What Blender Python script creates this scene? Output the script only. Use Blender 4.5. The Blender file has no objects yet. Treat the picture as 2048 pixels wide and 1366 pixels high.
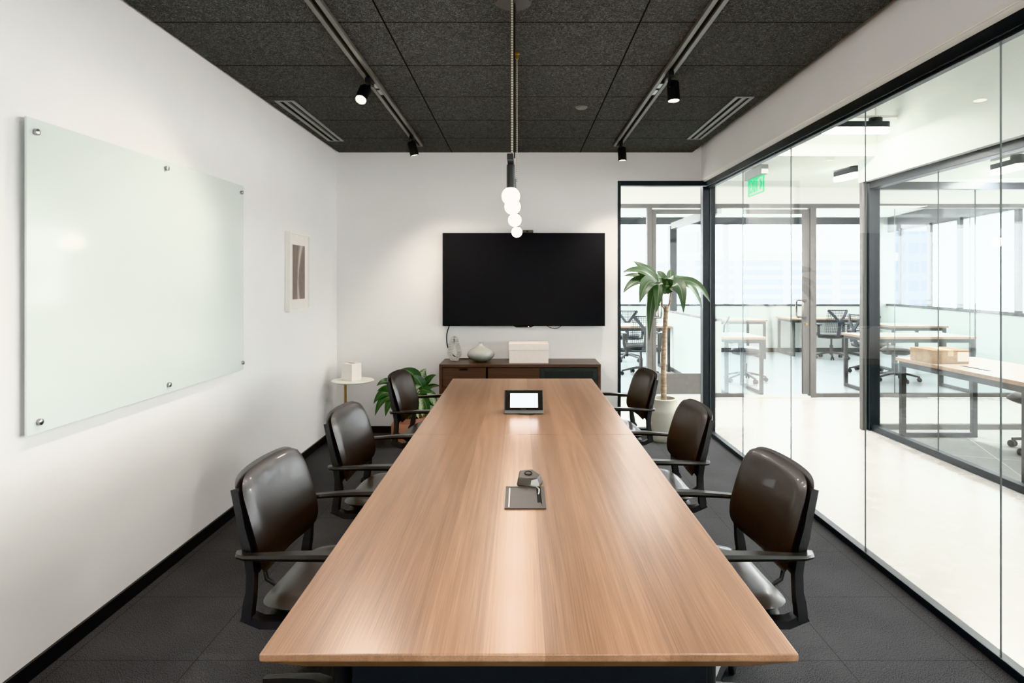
import bpy, bmesh, math, random
from mathutils import Vector, Matrix, Quaternion
random.seed(7)
PI = math.pi
scene = bpy.context.scene
COL = scene.collection
# ---- measured camera model (photo frame 2048 x 1366): focal length, vanishing point, eye height
FL, VX, VY, EYE = 1277.0, 1040.0, 566.0, 1.425
def P(px, py, Y):
    return Vector(((px - VX) * Y / FL, Y, EYE - (py - VY) * Y / FL))

# =====================================================================  materials
def srgb(r, g, b):
    f = lambda c: (c / 255) / 12.92 if c / 255 <= 0.04045 else (((c / 255) + 0.055) / 1.055) ** 2.4
    return (f(r), f(g), f(b), 1.0)
class N:
    def __init__(s, name):
        s.m = bpy.data.materials.new(name); s.m.use_nodes = True
        s.t = s.m.node_tree; s.t.nodes.clear()
        s.out = s.t.nodes.new('ShaderNodeOutputMaterial')
    def n(s, typ, **kw):
        x = s.t.nodes.new(typ)
        for k, v in kw.items():
            if k in x.inputs: x.inputs[k].default_value = v
            else: setattr(x, k, v)
        return x
    def l(s, a, b): s.t.links.new(a, b)
    def math(s, op, a, b=None, clamp=False):
        x = s.t.nodes.new('ShaderNodeMath'); x.operation = op; x.use_clamp = clamp
        for i, v in enumerate((a, b)):
            if v is None: continue
            if isinstance(v, (int, float)): x.inputs[i].default_value = v
            else: s.l(v, x.inputs[i])
        return x.outputs[0]
    def mix(s, fac, a, b):
        x = s.t.nodes.new('ShaderNodeMix'); x.data_type = 'RGBA'
        for i, v in ((0, fac), (6, a), (7, b)):
            if isinstance(v, (int, float, tuple)): x.inputs[i].default_value = v
            else: s.l(v, x.inputs[i])
        return x.outputs[2]
    def principled(s, **kw):
        b = s.n('ShaderNodeBsdfPrincipled')
        for k, v in kw.items():
            k = k.replace('_', ' ')
            if isinstance(v, (int, float, tuple)): b.inputs[k].default_value = v
            else: s.l(v, b.inputs[k])
        s.l(b.outputs[0], s.out.inputs[0]); return b
    def obj(s, scale=(1, 1, 1), kind='Object'):
        c = s.n('ShaderNodeTexCoord'); m = s.n('ShaderNodeMapping'); m.inputs['Scale'].default_value = scale
        s.l(c.outputs[kind], m.inputs[0]); return m.outputs[0]
    def noise(s, vec, scale=5, detail=2, rough=0.5, dist=0.0):
        x = s.n('ShaderNodeTexNoise', Scale=scale, Detail=detail, Roughness=rough, Distortion=dist)
        s.l(vec, x.inputs['Vector']); return x.outputs['Fac']
    def ramp(s, fac, stops):
        r = s.n('ShaderNodeValToRGB'); e = r.color_ramp.elements
        while len(e) < len(stops): e.new(0.5)
        for i, (p, c) in enumerate(stops): e[i].position = p; e[i].color = c
        s.l(fac, r.inputs[0]); return r.outputs[0]
    def bump(s, bsdf, h, strength=0.3, dist=0.01):
        x = s.n('ShaderNodeBump', Strength=strength, Distance=dist)
        s.l(h, x.inputs['Height']); s.l(x.outputs[0], bsdf.inputs['Normal'])
def g(v): return (v, v, v, 1)
def simple(name, col, rough=0.5, metal=0.0, var=0.06, nscale=18, spec=0.5, bump=0.0, coat=0.0):
    k = N(name); v = k.obj()
    f = k.noise(v, nscale, 3)
    c2 = tuple(min(1, c * (1 - var * 2)) for c in col[:3]) + (1,)
    c3 = tuple(min(1, c * (1 + var)) for c in col[:3]) + (1,)
    b = k.principled(Base_Color=k.ramp(f, [(0.3, c2), (0.7, c3)]), Roughness=rough, Metallic=metal)
    b.inputs['Specular IOR Level'].default_value = spec
    b.inputs['Coat Weight'].default_value = coat
    if bump: k.bump(b, k.noise(v, nscale * 12, 3), bump, 0.002)
    return k.m
def emit(name, col, strength):
    k = N(name); e = k.n('ShaderNodeEmission', Color=col, Strength=strength)
    k.l(e.outputs[0], k.out.inputs[0]); return k.m
def glass(name, tint, refl0=0.045, rough=0.0):
    k = N(name)
    tr = k.n('ShaderNodeBsdfTransparent', Color=tint)
    gl = k.n('ShaderNodeBsdfGlossy', Roughness=rough)
    ge = k.n('ShaderNodeNewGeometry'); d = k.n('ShaderNodeVectorMath', operation='DOT_PRODUCT')
    k.l(ge.outputs['Incoming'], d.inputs[0]); k.l(ge.outputs['Normal'], d.inputs[1])
    c = k.math('ABSOLUTE', d.outputs['Value'])
    f = k.math('ADD', k.math('MULTIPLY', k.math('POWER', k.math('SUBTRACT', 1.0, c, True), 5.0), 1 - refl0), refl0, True)
    mx = k.n('ShaderNodeMixShader'); k.l(f, mx.inputs[0]); k.l(tr.outputs[0], mx.inputs[1]); k.l(gl.outputs[0], mx.inputs[2])
    k.l(mx.outputs[0], k.out.inputs[0]); return k.m
M = {}
M['wall'] = simple('white_wall_paint', srgb(239, 237, 234), 0.75, var=0.008, nscale=3, bump=0.05, spec=0.25)
M['wall_cool'] = simple('cool_white_paint', srgb(226, 230, 226), 0.8, var=0.01, nscale=3, spec=0.2)
M['ceil_white'] = simple('white_ceiling_paint', srgb(225, 228, 222), 0.85, var=0.01, nscale=3, spec=0.2)
M['black'] = simple('black_powder_coat', srgb(31, 32, 34), 0.42, var=0.05)
M['frame_dark'] = simple('dark_anodised_frame', srgb(40, 44, 48), 0.4, metal=0.2, var=0.05)
M['frame_grey'] = simple('grey_brown_steel_frame', srgb(96, 93, 90), 0.45, metal=0.2, var=0.06)
M['plastic'] = simple('black_plastic', srgb(46, 46, 47), 0.4, var=0.05)
M['plastic_arm'] = simple('glossy_black_plastic', srgb(34, 33, 32), 0.28, var=0.05)
M['plastic_blue'] = simple('charcoal_mesh_plastic', srgb(36, 44, 53), 0.5, var=0.05)
M['leather'] = simple('dark_brown_leather', srgb(36, 30, 28), 0.38, var=0.05, nscale=9, bump=0.05, spec=0.75, coat=0.12)
M['steel'] = simple('brushed_steel', srgb(175, 175, 172), 0.3, metal=1.0, var=0.04)
M['track'] = simple('grey_metal_track', srgb(120, 120, 117), 0.45, metal=0.5, var=0.05)
M['vent'] = simple('grey_aluminium_grille', srgb(142, 144, 141), 0.45, metal=0.5, var=0.05)
M['brass'] = simple('brushed_brass', srgb(176, 142, 96), 0.32, metal=0.9, var=0.05)
M['gap'] = simple('dark_recess', srgb(10, 10, 11), 0.9)
M['tv'] = simple('matt_black_screen', srgb(42, 43, 45), 0.8, var=0.01, spec=0.1)
M['tvframe'] = simple('black_bezel', srgb(17, 17, 18), 0.45, var=0.02, spec=0.2)
M['white_paper'] = simple('white_card', srgb(240, 234, 228), 0.7, var=0.01)
M['cream_box'] = simple('cream_linen_board', srgb(241, 230, 222), 0.7, var=0.015, nscale=60)
M['white_lacquer'] = simple('white_lacquer', srgb(240, 237, 228), 0.3, var=0.01)
M['terracotta'] = simple('terracotta_clay', srgb(184, 134, 114), 0.75, var=0.06, nscale=10)
M['stoneware'] = simple('sage_grey_glazed_pot', srgb(188, 187, 174), 0.55, var=0.03, nscale=8)
M['soil'] = simple('potting_soil', srgb(58, 46, 38), 0.95, var=0.3, nscale=60, bump=0.6)
M['silver'] = simple('silver_plastic', srgb(92, 91, 89), 0.35, metal=0.4)
M['device'] = simple('grey_bronze_metal', srgb(76, 71, 66), 0.42, metal=0.4, var=0.04)
M['device_light'] = simple('pale_device_side', srgb(170, 170, 166), 0.4, metal=0.3, var=0.04)
M['cord_gold'] = None
M['meshdoor'] = simple('dark_grey_steel_door', srgb(54, 57, 57), 0.5)
M['lever'] = simple('grey_plastic_lever', srgb(170, 170, 165), 0.35)
M['desk_edge'] = simple('plywood_edge', srgb(170, 138, 112), 0.5, var=0.08, nscale=40)
M['door_pull'] = simple('satin_steel_pull', srgb(120, 114, 106), 0.3, metal=0.9)
M['rubber'] = simple('black_rubber', srgb(24, 24, 25), 0.6)
M['threshold'] = simple('pale_threshold', srgb(225, 224, 220), 0.5, var=0.02)
M['glass'] = glass('clear_partition_glass', (0.975, 0.981, 0.979, 1), 0.022)
M['glass_far'] = glass('window_glass', (0.97, 0.98, 0.985, 1), 0.03)
M['glass_edge'] = simple('polished_glass_edge', srgb(96, 104, 102), 0.15, var=0.03, spec=0.8)
M['board'] = simple('back_painted_white_glass', srgb(222, 228, 222), 0.10, var=0.006, nscale=3, spec=0.28)
M['lamp_warm'] = emit('warm_lamp_lens', (1, 0.88, 0.74, 1), 16)
M['globe'] = emit('frosted_globe_glow', (1, 0.93, 0.86, 1), 5)
M['linear'] = emit('linear_diffuser_glow', (1, 0.98, 0.94, 1), 12)
M['screen'] = emit('lit_white_screen', (0.90, 0.96, 1, 1), 2.4)
M['exit_green'] = emit('exit_letter_glow', (0.06, 0.75, 0.30, 1), 0.9)
M['exit_plate'] = glass('green_tinted_acrylic', (0.86, 0.98, 0.92, 1), 0.05)
M['led'] = emit('small_white_led', (0.8, 0.85, 1, 1), 3)
M['mount_white'] = simple('white_plastic', srgb(214, 214, 208), 0.5, var=0.02)

def mat_beads():
    k = N('beaded_gold_cord'); v = k.obj((1, 1, 1))
    s = k.n('ShaderNodeSeparateXYZ'); k.l(v, s.inputs[0])
    w = k.math('ADD', k.math('MULTIPLY', k.math('SINE', k.math('MULTIPLY', s.outputs['Z'], 2 * PI / 0.011)), 0.5), 0.5)
    k.principled(Base_Color=k.mix(w, srgb(120, 108, 88), srgb(232, 220, 196)), Roughness=0.5, Metallic=0.1)
    return k.m
M['cord_gold'] = mat_beads()
def mat_wood(name, dark, mid, light, plank=0.115, rough=0.3, coat=0.15, axis=1, sc=1.0):
    k = N(name); c = k.n('ShaderNodeTexCoord').outputs['Object']
    s = k.n('ShaderNodeSeparateXYZ'); k.l(c, s.inputs[0])
    xa = s.outputs['X'] if axis == 1 else s.outputs['Z']
    pl = k.math('FLOOR', k.math('DIVIDE', k.math('ADD', xa, 5.03), plank))
    wn = k.n('ShaderNodeTexWhiteNoise', noise_dimensions='1D'); k.l(pl, wn.inputs['W'])
    off = k.n('ShaderNodeCombineXYZ'); k.l(k.math('MULTIPLY', wn.outputs['Value'], 31.0), off.inputs[0 if axis == 0 else 1])
    ad = k.n('ShaderNodeVectorMath', operation='ADD'); k.l(c, ad.inputs[0]); k.l(off.outputs[0], ad.inputs[1])
    mp = k.n('ShaderNodeMapping'); k.l(ad.outputs[0], mp.inputs[0])
    mp.inputs['Scale'].default_value = (105 * sc, 1.3 * sc, 105 * sc) if axis == 1 else (1.3 * sc, 105 * sc, 105 * sc)
    fine = k.noise(mp.outputs[0], 3.0, 3, 0.55, 0.05)
    mp2 = k.n('ShaderNodeMapping'); k.l(ad.outputs[0], mp2.inputs[0])
    mp2.inputs['Scale'].default_value = (8 * sc, 0.22 * sc, 8 * sc) if axis == 1 else (0.22 * sc, 8 * sc, 8 * sc)
    ring = k.noise(mp2.outputs[0], 1.0, 1, 0.4, 0.1)
    rw = k.math('ADD', k.math('MULTIPLY', k.math('SINE', k.math('MULTIPLY', ring, 75.0)), 0.5), 0.5)
    f = k.math('ADD', k.math('ADD', k.math('MULTIPLY', fine, 0.62), k.math('MULTIPLY', rw, 0.10)), k.math('MULTIPLY', wn.outputs['Value'], 0.36))
    col = k.ramp(f, [(0.24, dark), (0.52, mid), (0.80, light)])
    b = k.principled(Base_Color=col, Roughness=k.math('ADD', k.math('MULTIPLY', fine, 0.14), rough - 0.06))
    b.inputs['Coat Weight'].default_value = coat; b.inputs['Coat Roughness'].default_value = 0.18
    b.inputs['Specular IOR Level'].default_value = 0.45
    k.bump(b, fine, 0.035, 0.001)
    return k.m
M['table'] = mat_wood('satin_oak_veneer', srgb(120, 89, 67), srgb(150, 114, 88), srgb(174, 138, 110), rough=0.30)
M['walnut'] = mat_wood('dark_walnut', srgb(60, 45, 38), srgb(88, 67, 57), srgb(114, 90, 77), plank=3.0, axis=0, rough=0.38, coat=0.05)
M['desk_top'] = mat_wood('pale_oak_laminate', srgb(172, 156, 142), srgb(196, 182, 170), srgb(214, 202, 192), plank=3.0, axis=0, rough=0.35, coat=0.1)
def mat_felt():
    k = N('charcoal_wood_wool_panel'); c = k.n('ShaderNodeTexCoord').outputs['Object']
    def ridge(scale, dist, w, seed):
        m = k.n('ShaderNodeMapping'); k.l(c, m.inputs[0]); m.inputs['Location'].default_value = (seed, seed * 2, 0)
        n = k.noise(m.outputs[0], scale, 2.0, 0.55, dist)
        d = k.math('ABSOLUTE', k.math('SUBTRACT', n, 0.5))
        return k.math('SUBTRACT', 1.0, k.math('DIVIDE', d, w), True)
    a = k.math('MAXIMUM', k.math('MAXIMUM', ridge(42, 1.6, 0.022, 0), ridge(62, 2.0, 0.024, 7)), ridge(28, 1.3, 0.012, 13))
    big = k.noise(c, 160, 2)
    f = k.math('MULTIPLY', a, k.math('ADD', k.math('MULTIPLY', big, 0.8), 0.2), True)
    col = k.mix(f, srgb(68, 69, 70), srgb(166, 168, 168))
    s = k.n('ShaderNodeSeparateXYZ'); k.l(c, s.inputs[0])
    def seam(o, off, per):
        fr = k.math('FRACT', k.math('DIVIDE', k.math('ADD', o, off), per))
        d = k.math('MULTIPLY', k.math('MINIMUM', fr, k.math('SUBTRACT', 1.0, fr)), per)
        return k.math('LESS_THAN', d, 0.004)
    sm = k.math('MAXIMUM', seam(s.outputs['X'], 0.648 + 12.2, 1.22), seam(s.outputs['Y'], -6.097 + 12.2, 0.61))
    col = k.mix(sm, col, srgb(20, 20, 20))
    b = k.principled(Base_Color=col, Roughness=0.95); b.inputs['Specular IOR Level'].default_value = 0.1
    k.bump(b, k.math('SUBTRACT', f, k.math('MULTIPLY', sm, 3.0)), 0.5, 0.006)
    return k.m
M['felt'] = mat_felt()
def mat_carpet(name, base, hi, per, seamcol, ox=0.0, oy=0.0, rot=0.0, sc=1.0):
    k = N(name); c0 = k.n('ShaderNodeTexCoord').outputs['Object']
    m = k.n('ShaderNodeMapping'); k.l(c0, m.inputs[0]); m.inputs['Rotation'].default_value = (0, 0, rot); m.inputs['Location'].default_value = (ox + 50 * per, oy + 50 * per, 0)
    c = m.outputs[0]
    s = k.n('ShaderNodeSeparateXYZ'); k.l(c, s.inputs[0])
    fx = k.math('FRACT', k.math('DIVIDE', s.outputs['X'], per)); fy = k.math('FRACT', k.math('DIVIDE', s.outputs['Y'], per))
    def ed(f): return k.math('LESS_THAN', k.math('MULTIPLY', k.math('MINIMUM', f, k.math('SUBTRACT', 1.0, f)), per), 0.0016 * sc)
    sm = k.math('MAXIMUM', ed(fx), ed(fy))
    mm = k.n('ShaderNodeMapping'); k.l(c, mm.inputs[0]); mm.inputs['Scale'].default_value = (1.0, 0.45, 1)
    n1 = k.noise(mm.outputs[0], 420, 1, 0.5); n2 = k.noise(c, 3.0, 2)
    f = k.math('ADD', k.math('MULTIPLY', n1, 1.5), k.math('MULTIPLY', n2, 0.25))
    col = k.ramp(f, [(0.55, base), (1.15, hi)])
    col = k.mix(sm, col, seamcol)
    b = k.principled(Base_Color=col, Roughness=0.95); b.inputs['Specular IOR Level'].default_value = 0.12
    k.bump(b, n1, 0.25, 0.001)
    return k.m
M['carpet'] = mat_carpet('charcoal_carpet_tile', srgb(38, 38, 40), srgb(84, 85, 87), 0.4875, srgb(58, 58, 60), ox=0.25, oy=-2.41)
M['carpet_grey'] = mat_carpet('grey_carpet_tile', srgb(128, 130, 128), srgb(166, 168, 164), 0.62, srgb(196, 194, 182), rot=0.35, sc=3)
def mat_concrete():
    k = N('polished_concrete'); c = k.obj()
    n1 = k.noise(c, 1.3, 5, 0.6, 0.4); n2 = k.noise(c, 6, 4, 0.6)
    f = k.math('ADD', k.math('MULTIPLY', n1, 0.7), k.math('MULTIPLY', n2, 0.3))
    col = k.ramp(f, [(0.25, srgb(178, 171, 163)), (0.45, srgb(204, 200, 195)), (0.7, srgb(214, 211, 207))])
    b = k.principled(Base_Color=col, Roughness=k.math('ADD', k.math('MULTIPLY', n2, 0.2), 0.16))
    return k.m
M['concrete'] = mat_concrete()
M['concrete_grey'] = simple('grey_sealed_concrete', srgb(188, 196, 198), 0.3, var=0.04, nscale=2)
def mat_glaze():
    k = N('crackled_celadon_glaze'); c = k.obj()
    v = k.n('ShaderNodeTexVoronoi', feature='DISTANCE_TO_EDGE', Scale=110.0); k.l(c, v.inputs['Vector'])
    e = k.math('LESS_THAN', v.outputs['Distance'], 0.06)
    z = k.n('ShaderNodeSeparateXYZ'); k.l(c, z.inputs[0])
    col = k.ramp(k.math('MULTIPLY', z.outputs['Z'], 6.0), [(0.0, srgb(120, 124, 114)), (0.35, srgb(172, 174, 166)), (1.0, srgb(196, 194, 184))])
    k.principled(Base_Color=k.mix(k.math('MULTIPLY', e, 0.3), col, srgb(130, 128, 118)), Roughness=0.16)
    return k.m
M['glaze'] = mat_glaze()
def mat_streak():
    k = N('streaked_grey_marble'); c = k.obj((1, 1, 9))
    f = k.noise(c, 22, 4, 0.6, 0.8)
    k.principled(Base_Color=k.ramp(f, [(0.32, srgb(118, 116, 108)), (0.5, srgb(176, 174, 166)), (0.68, srgb(216, 214, 208))]), Roughness=0.45)
    return k.m
M['streak'] = mat_streak()
def mat_mesh_metal():
    k = N('perforated_steel'); c = k.obj((1, 1, 1)); s = k.n('ShaderNodeSeparateXYZ'); k.l(c, s.inputs[0])
    a = k.math('SINE', k.math('MULTIPLY', k.math('ADD', s.outputs['X'], s.outputs['Z']), 520)); b_ = k.math('SINE', k.math('MULTIPLY', k.math('SUBTRACT', s.outputs['X'], s.outputs['Z']), 520))
    f = k.math('GREATER_THAN', k.math('MULTIPLY', a, b_), 0.05)
    k.principled(Base_Color=k.mix(f, srgb(66, 68, 68), srgb(24, 25, 26)), Roughness=0.5, Metallic=0.2)
    return k.m
M['perf'] = mat_mesh_metal()
def mat_bark():
    k = N('cane_bark'); c = k.obj((1, 1, 1)); c2 = k.obj((0.6, 0.6, 7))
    f = k.math('ADD', k.math('MULTIPLY', k.noise(c, 26, 4), 0.5), k.math('MULTIPLY', k.noise(c2, 9, 3, 0.6, 0.4), 0.5))
    b = k.principled(Base_Color=k.ramp(f, [(0.33, srgb(112, 92, 74)), (0.5, srgb(176, 154, 130)), (0.68, srgb(206, 190, 168))]), Roughness=0.85)
    k.bump(b, f, 0.5, 0.006); return k.m
M['bark'] = mat_bark()
def mat_leaf(name, dark, mid, silver, var=0.0):
    k = N(name); uv = k.n('ShaderNodeUVMap').outputs[0]; s = k.n('ShaderNodeSeparateXYZ'); k.l(uv, s.inputs[0])
    u = k.math('ABSOLUTE', k.math('SUBTRACT', s.outputs['X'], 0.5))
    st = k.math('ADD', k.math('MULTIPLY', k.math('SINE', k.math('MULTIPLY', s.outputs['X'], 60)), 0.5), 0.5)
    c = k.mix(k.math('MULTIPLY', st, 0.55), dark, mid)
    mid_rib = k.math('LESS_THAN', u, 0.035)
    c = k.mix(k.math('MULTIPLY', mid_rib, 0.5), c, silver)
    if var:
        m = k.n('ShaderNodeMapping'); k.l(uv, m.inputs[0]); m.inputs['Scale'].default_value = (9, 7, 1)
        n = k.noise(m.outputs[0], 1.6, 4, 0.7, 0.8)
        a = k.math('MULTIPLY', k.math('GREATER_THAN', k.math('SUBTRACT', n, k.math('MULTIPLY', u, 0.5)), 0.36), var)
        c = k.mix(a, c, silver)
    b = k.principled(Base_Color=c, Roughness=0.42)
    b.inputs['Transmission Weight'].default_value = 0.0
    b.inputs['Subsurface Weight'].default_value = 0.0
    return k.m
M['dracaena'] = mat_leaf('cane_leaf_green', srgb(58, 82, 54), srgb(104, 124, 94), srgb(160, 168, 144))
M['agla'] = mat_leaf('dark_green_leaf', srgb(24, 54, 22), srgb(44, 84, 36), srgb(120, 150, 96))
M['agla_var'] = mat_leaf('silver_flecked_leaf', srgb(44, 78, 40), srgb(80, 112, 68), srgb(190, 200, 166), 0.75)
M['petiole'] = simple('pale_green_stalk', srgb(104, 130, 76), 0.5)
def mat_cardboard():
    k = N('brown_cardboard'); c = k.obj((1, 1, 1)); n = k.noise(c, 30, 3)
    b = k.principled(Base_Color=k.ramp(n, [(0.3, srgb(160, 134, 106)), (0.7, srgb(182, 156, 128))]), Roughness=0.8); return k.m
M['card'] = mat_cardboard()
M['tape'] = simple('glossy_packing_tape', srgb(206, 188, 162), 0.2, var=0.04)
def mat_art():
    k = N('sepia_abstract_print'); uv = k.obj((1, 1, 1), 'Generated'); s = k.n('ShaderNodeSeparateXYZ'); k.l(uv, s.inputs[0])
    y, z = s.outputs['Y'], s.outputs['Z']
    d = k.math('SUBTRACT', z, 0.28)
    curve = k.math('ADD', 0.42, k.math('MULTIPLY', k.math('MULTIPLY', d, d), 0.55))
    w = k.math('ADD', 0.05, k.math('MULTIPLY', k.math('ABSOLUTE', k.math('SUBTRACT', z, 0.4)), 0.30))
    fl = k.math('SUBTRACT', 1.0, k.math('DIVIDE', k.math('ABSOLUTE', k.math('SUBTRACT', y, curve)), w), True)
    m = k.n('ShaderNodeMapping'); k.l(uv, m.inputs[0]); m.inputs['Scale'].default_value = (1, 9, 1.6); m.inputs['Rotation'].default_value = (0.35, 0, 0)
    st = k.noise(m.outputs[0], 2.6, 4, 0.6, 1.6)
    f = k.math('ADD', k.math('MULTIPLY', fl, 0.5), k.math('MULTIPLY', st, 0.62))
    k.principled(Base_Color=k.ramp(f, [(0.2, srgb(112, 98, 92)), (0.45, srgb(150, 132, 122)), (0.85, srgb(214, 202, 192))]), Roughness=0.6)
    return k.m
M['art'] = mat_art()
def mat_facade(name, wallc, glassc, pw, ph):
    k = N(name); c = k.obj((1, 1, 1)); s = k.n('ShaderNodeSeparateXYZ'); k.l(c, s.inputs[0])
    hx = k.math('ADD', s.outputs['X'], s.outputs['Y'])
    fx = k.math('FRACT', k.math('DIVIDE', k.math('ADD', hx, 100), pw)); fz = k.math('FRACT', k.math('DIVIDE', k.math('ADD', s.outputs['Z'], 100), ph))
    a = k.math('MULTIPLY', k.math('GREATER_THAN', fx, 0.18), k.math('GREATER_THAN', fz, 0.42))
    k.principled(Base_Color=k.mix(a, wallc, glassc), Roughness=0.5); return k.m
M['facade'] = mat_facade('pale_office_facade', srgb(228, 231, 233), srgb(196, 205, 212), 3.2, .62)
M['facade_blue'] = mat_facade('blue_glass_facade', srgb(140, 152, 162), srgb(84, 100, 116), .9, 1.3)

# =====================================================================  geometry helpers
def empty(name, loc=(0, 0, 0), rz=0.0):
    o = bpy.data.objects.new(name, None); COL.objects.link(o)
    o.location = loc; o.rotation_euler = (0, 0, rz); o.empty_display_size = 0.05; return o
def tag(o, label=None, cat=None, group=None, kind=None):
    if label: o['label'] = label
    if cat: o['category'] = cat
    if group: o['group'] = group
    if kind: o['kind'] = kind
    return o
class B:
    def __init__(s): s.bm = bmesh.new(); s.uv = None; s.mi = 0
    def face(s, vs):
        try:
            f = s.bm.faces.new(vs); f.material_index = s.mi; return f
        except ValueError: return None
    def hexa(s, c):
        v = [s.bm.verts.new(p) for p in c]
        return [s.face([v[i] for i in q]) for q in ((0, 3, 2, 1), (4, 5, 6, 7), (0, 1, 5, 4), (1, 2, 6, 5), (2, 3, 7, 6), (3, 0, 4, 7))]
    def box(s, x0, x1, y0, y1, z0, z1):
        s.hexa([(x0, y0, z0), (x1, y0, z0), (x1, y1, z0), (x0, y1, z0), (x0, y0, z1), (x1, y0, z1), (x1, y1, z1), (x0, y1, z1)]); return s
    def obox(s, c, size, q=None):
        c = Vector(c); hx, hy, hz = (d / 2 for d in size); R = q.to_matrix() if isinstance(q, Quaternion) else (q or Matrix.Identity(3))
        s.hexa([c + R @ Vector(p) for p in ((-hx, -hy, -hz), (hx, -hy, -hz), (hx, hy, -hz), (-hx, hy, -hz), (-hx, -hy, hz), (hx, -hy, hz), (hx, hy, hz), (-hx, hy, hz))]); return s
    def quad(s, a, b, c, d): s.face([s.bm.verts.new(p) for p in (a, b, c, d)]); return s
    def sweep(s, pts, sec, up=(0, 0, 1), closed=False, caps=True, scale=None):
        """sweep a closed 2-D section (side, up) along points"""
        pts = [Vector(p) for p in pts]; n = len(pts); up = Vector(up); rings = []
        side0 = None
        for i, p in enumerate(pts):
            a = pts[(i - 1) % n] if (closed or i > 0) else pts[i]; b = pts[(i + 1) % n] if (closed or i < n - 1) else pts[i]
            t = (b - a).normalized()
            sd = t.cross(up)
            if sd.length < 1e-4: sd = side0 if side0 is not None else t.orthogonal()
            sd.normalize()
            if side0 is not None and sd.dot(side0) < 0: sd = -sd
            side0 = sd; u2 = sd.cross(t).normalized(); k = scale[i] if scale else 1.0
            rings.append([s.bm.verts.new(p + sd * (x * k) + u2 * (y * k)) for x, y in sec])
        m = len(sec); R = n if closed else n - 1
        for i in range(R):
            r0, r1 = rings[i], rings[(i + 1) % n]
            for j in range(m): s.face([r0[j], r0[(j + 1) % m], r1[(j + 1) % m], r1[j]])
        if caps and not closed: s.face(rings[0][::-1]); s.face(rings[-1])
        return s
    def tube(s, pts, r, seg=10, radii=None, closed=False, up=(0.123, 0.456, 0.88)):
        sec = [(math.cos(2 * PI * j / seg) * r, math.sin(2 * PI * j / seg) * r) for j in range(seg)]
        return s.sweep(pts, sec, up, closed, True, [q / r for q in radii] if radii else None)
    def bar(s, a, b, w, h, up=(0, 0, 1)): return s.sweep([a, b], [(-w / 2, -h / 2), (w / 2, -h / 2), (w / 2, h / 2), (-w / 2, h / 2)], up)
    def lathe(s, prof, c=(0, 0, 0), seg=32, R=None):
        c = Vector(c); rings = []
        for r, z in prof:
            if r < 1e-6: v = Vector((0, 0, z)); rings.append([s.bm.verts.new(c + (R @ v if R else v))])
            else:
                q = []
                for j in range(seg):
                    v = Vector((r * math.cos(2 * PI * j / seg), r * math.sin(2 * PI * j / seg), z)); q.append(s.bm.verts.new(c + (R @ v if R else v)))
                rings.append(q)
        for a, b in zip(rings, rings[1:]):
            for j in range(seg):
                k = (j + 1) % seg
                if len(a) == 1 and len(b) == 1: continue
                if len(a) == 1: s.face([a[0], b[k], b[j]])
                elif len(b) == 1: s.face([a[j], a[k], b[0]])
                else: s.face([a[j], a[k], b[k], b[j]])
        return s
    def cyl(s, c, r, h, seg=20, R=None): return s.lathe([(0, 0), (r, 0), (r, h), (0, h)], c, seg, R)
    def sphere(s, c, r, seg=20, n=12): return s.lathe([(r * math.sin(PI * i / n) if 0 < i < n else 0, -r * math.cos(PI * i / n)) for i in range(n + 1)], c, seg)
    def superq(s, a, b, c, e_out, e_thk, warp=None, nu=40, nv=14):
        """pillow: thickness along x (a), outline in y,z (b,c)"""
        sp = lambda v, e: math.copysign(abs(v) ** e, v)
        rings = []
        for i in range(nv + 1):
            ph = -PI / 2 + PI * i / nv; x = a * sp(math.sin(ph), e_thk); k = sp(math.cos(ph), e_thk) if 0 < i < nv else 0
            if k == 0: pts = [Vector((x, 0, 0))]
            else: pts = [Vector((x, b * k * sp(math.cos(2 * PI * j / nu), e_out), c * k * sp(math.sin(2 * PI * j / nu), e_out))) for j in range(nu)]
            # extra inner rings keep the faces flat
            if warp: pts = [Vector(warp(p)) for p in pts]
            rings.append([s.bm.verts.new(p) for p in pts])
        for A, Bq in zip(rings, rings[1:]):
            for j in range(nu):
                k2 = (j + 1) % nu
                if len(A) == 1: s.face([A[0], Bq[j], Bq[k2]])
                elif len(Bq) == 1: s.face([A[j], Bq[0], A[k2]])
                else: s.face([A[j], Bq[j], Bq[k2], A[k2]])
        return s
    def pillow(s, a, b, c, warp, e=5.0, n=14, edge=0.32):
        """rounded rectangular pad built as a grid (outline superellipse exponent e); thickness along x"""
        def disc(i, j):
            u, v = i / n * 2 - 1, j / n * 2 - 1
            m = max(abs(u), abs(v))
            if m < 1e-9: return 0, 0, 0
            k = (abs(u / m) ** e + abs(v / m) ** e) ** (1 / e)
            return u / k, v / k, m
        F, K = {}, {}
        for i in range(n + 1):
            for j in range(n + 1):
                y, z, m = disc(i, j)
                t = (max(0.0, 1 - m ** 8)) ** 0.5 if m < 1 else 0.0
                t = max(t, 0.0)
                F[i, j] = s.bm.verts.new(warp(Vector((a * t, y * b, z * c))))
                K[i, j] = F[i, j] if m > 0.999 else s.bm.verts.new(warp(Vector((-a * t, y * b, z * c))))
        for i in range(n):
            for j in range(n):
                s.face([F[i, j], F[i + 1, j], F[i + 1, j + 1], F[i, j + 1]])
                s.face([K[i, j], K[i, j + 1], K[i + 1, j + 1], K[i + 1, j]])
        return s
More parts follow.
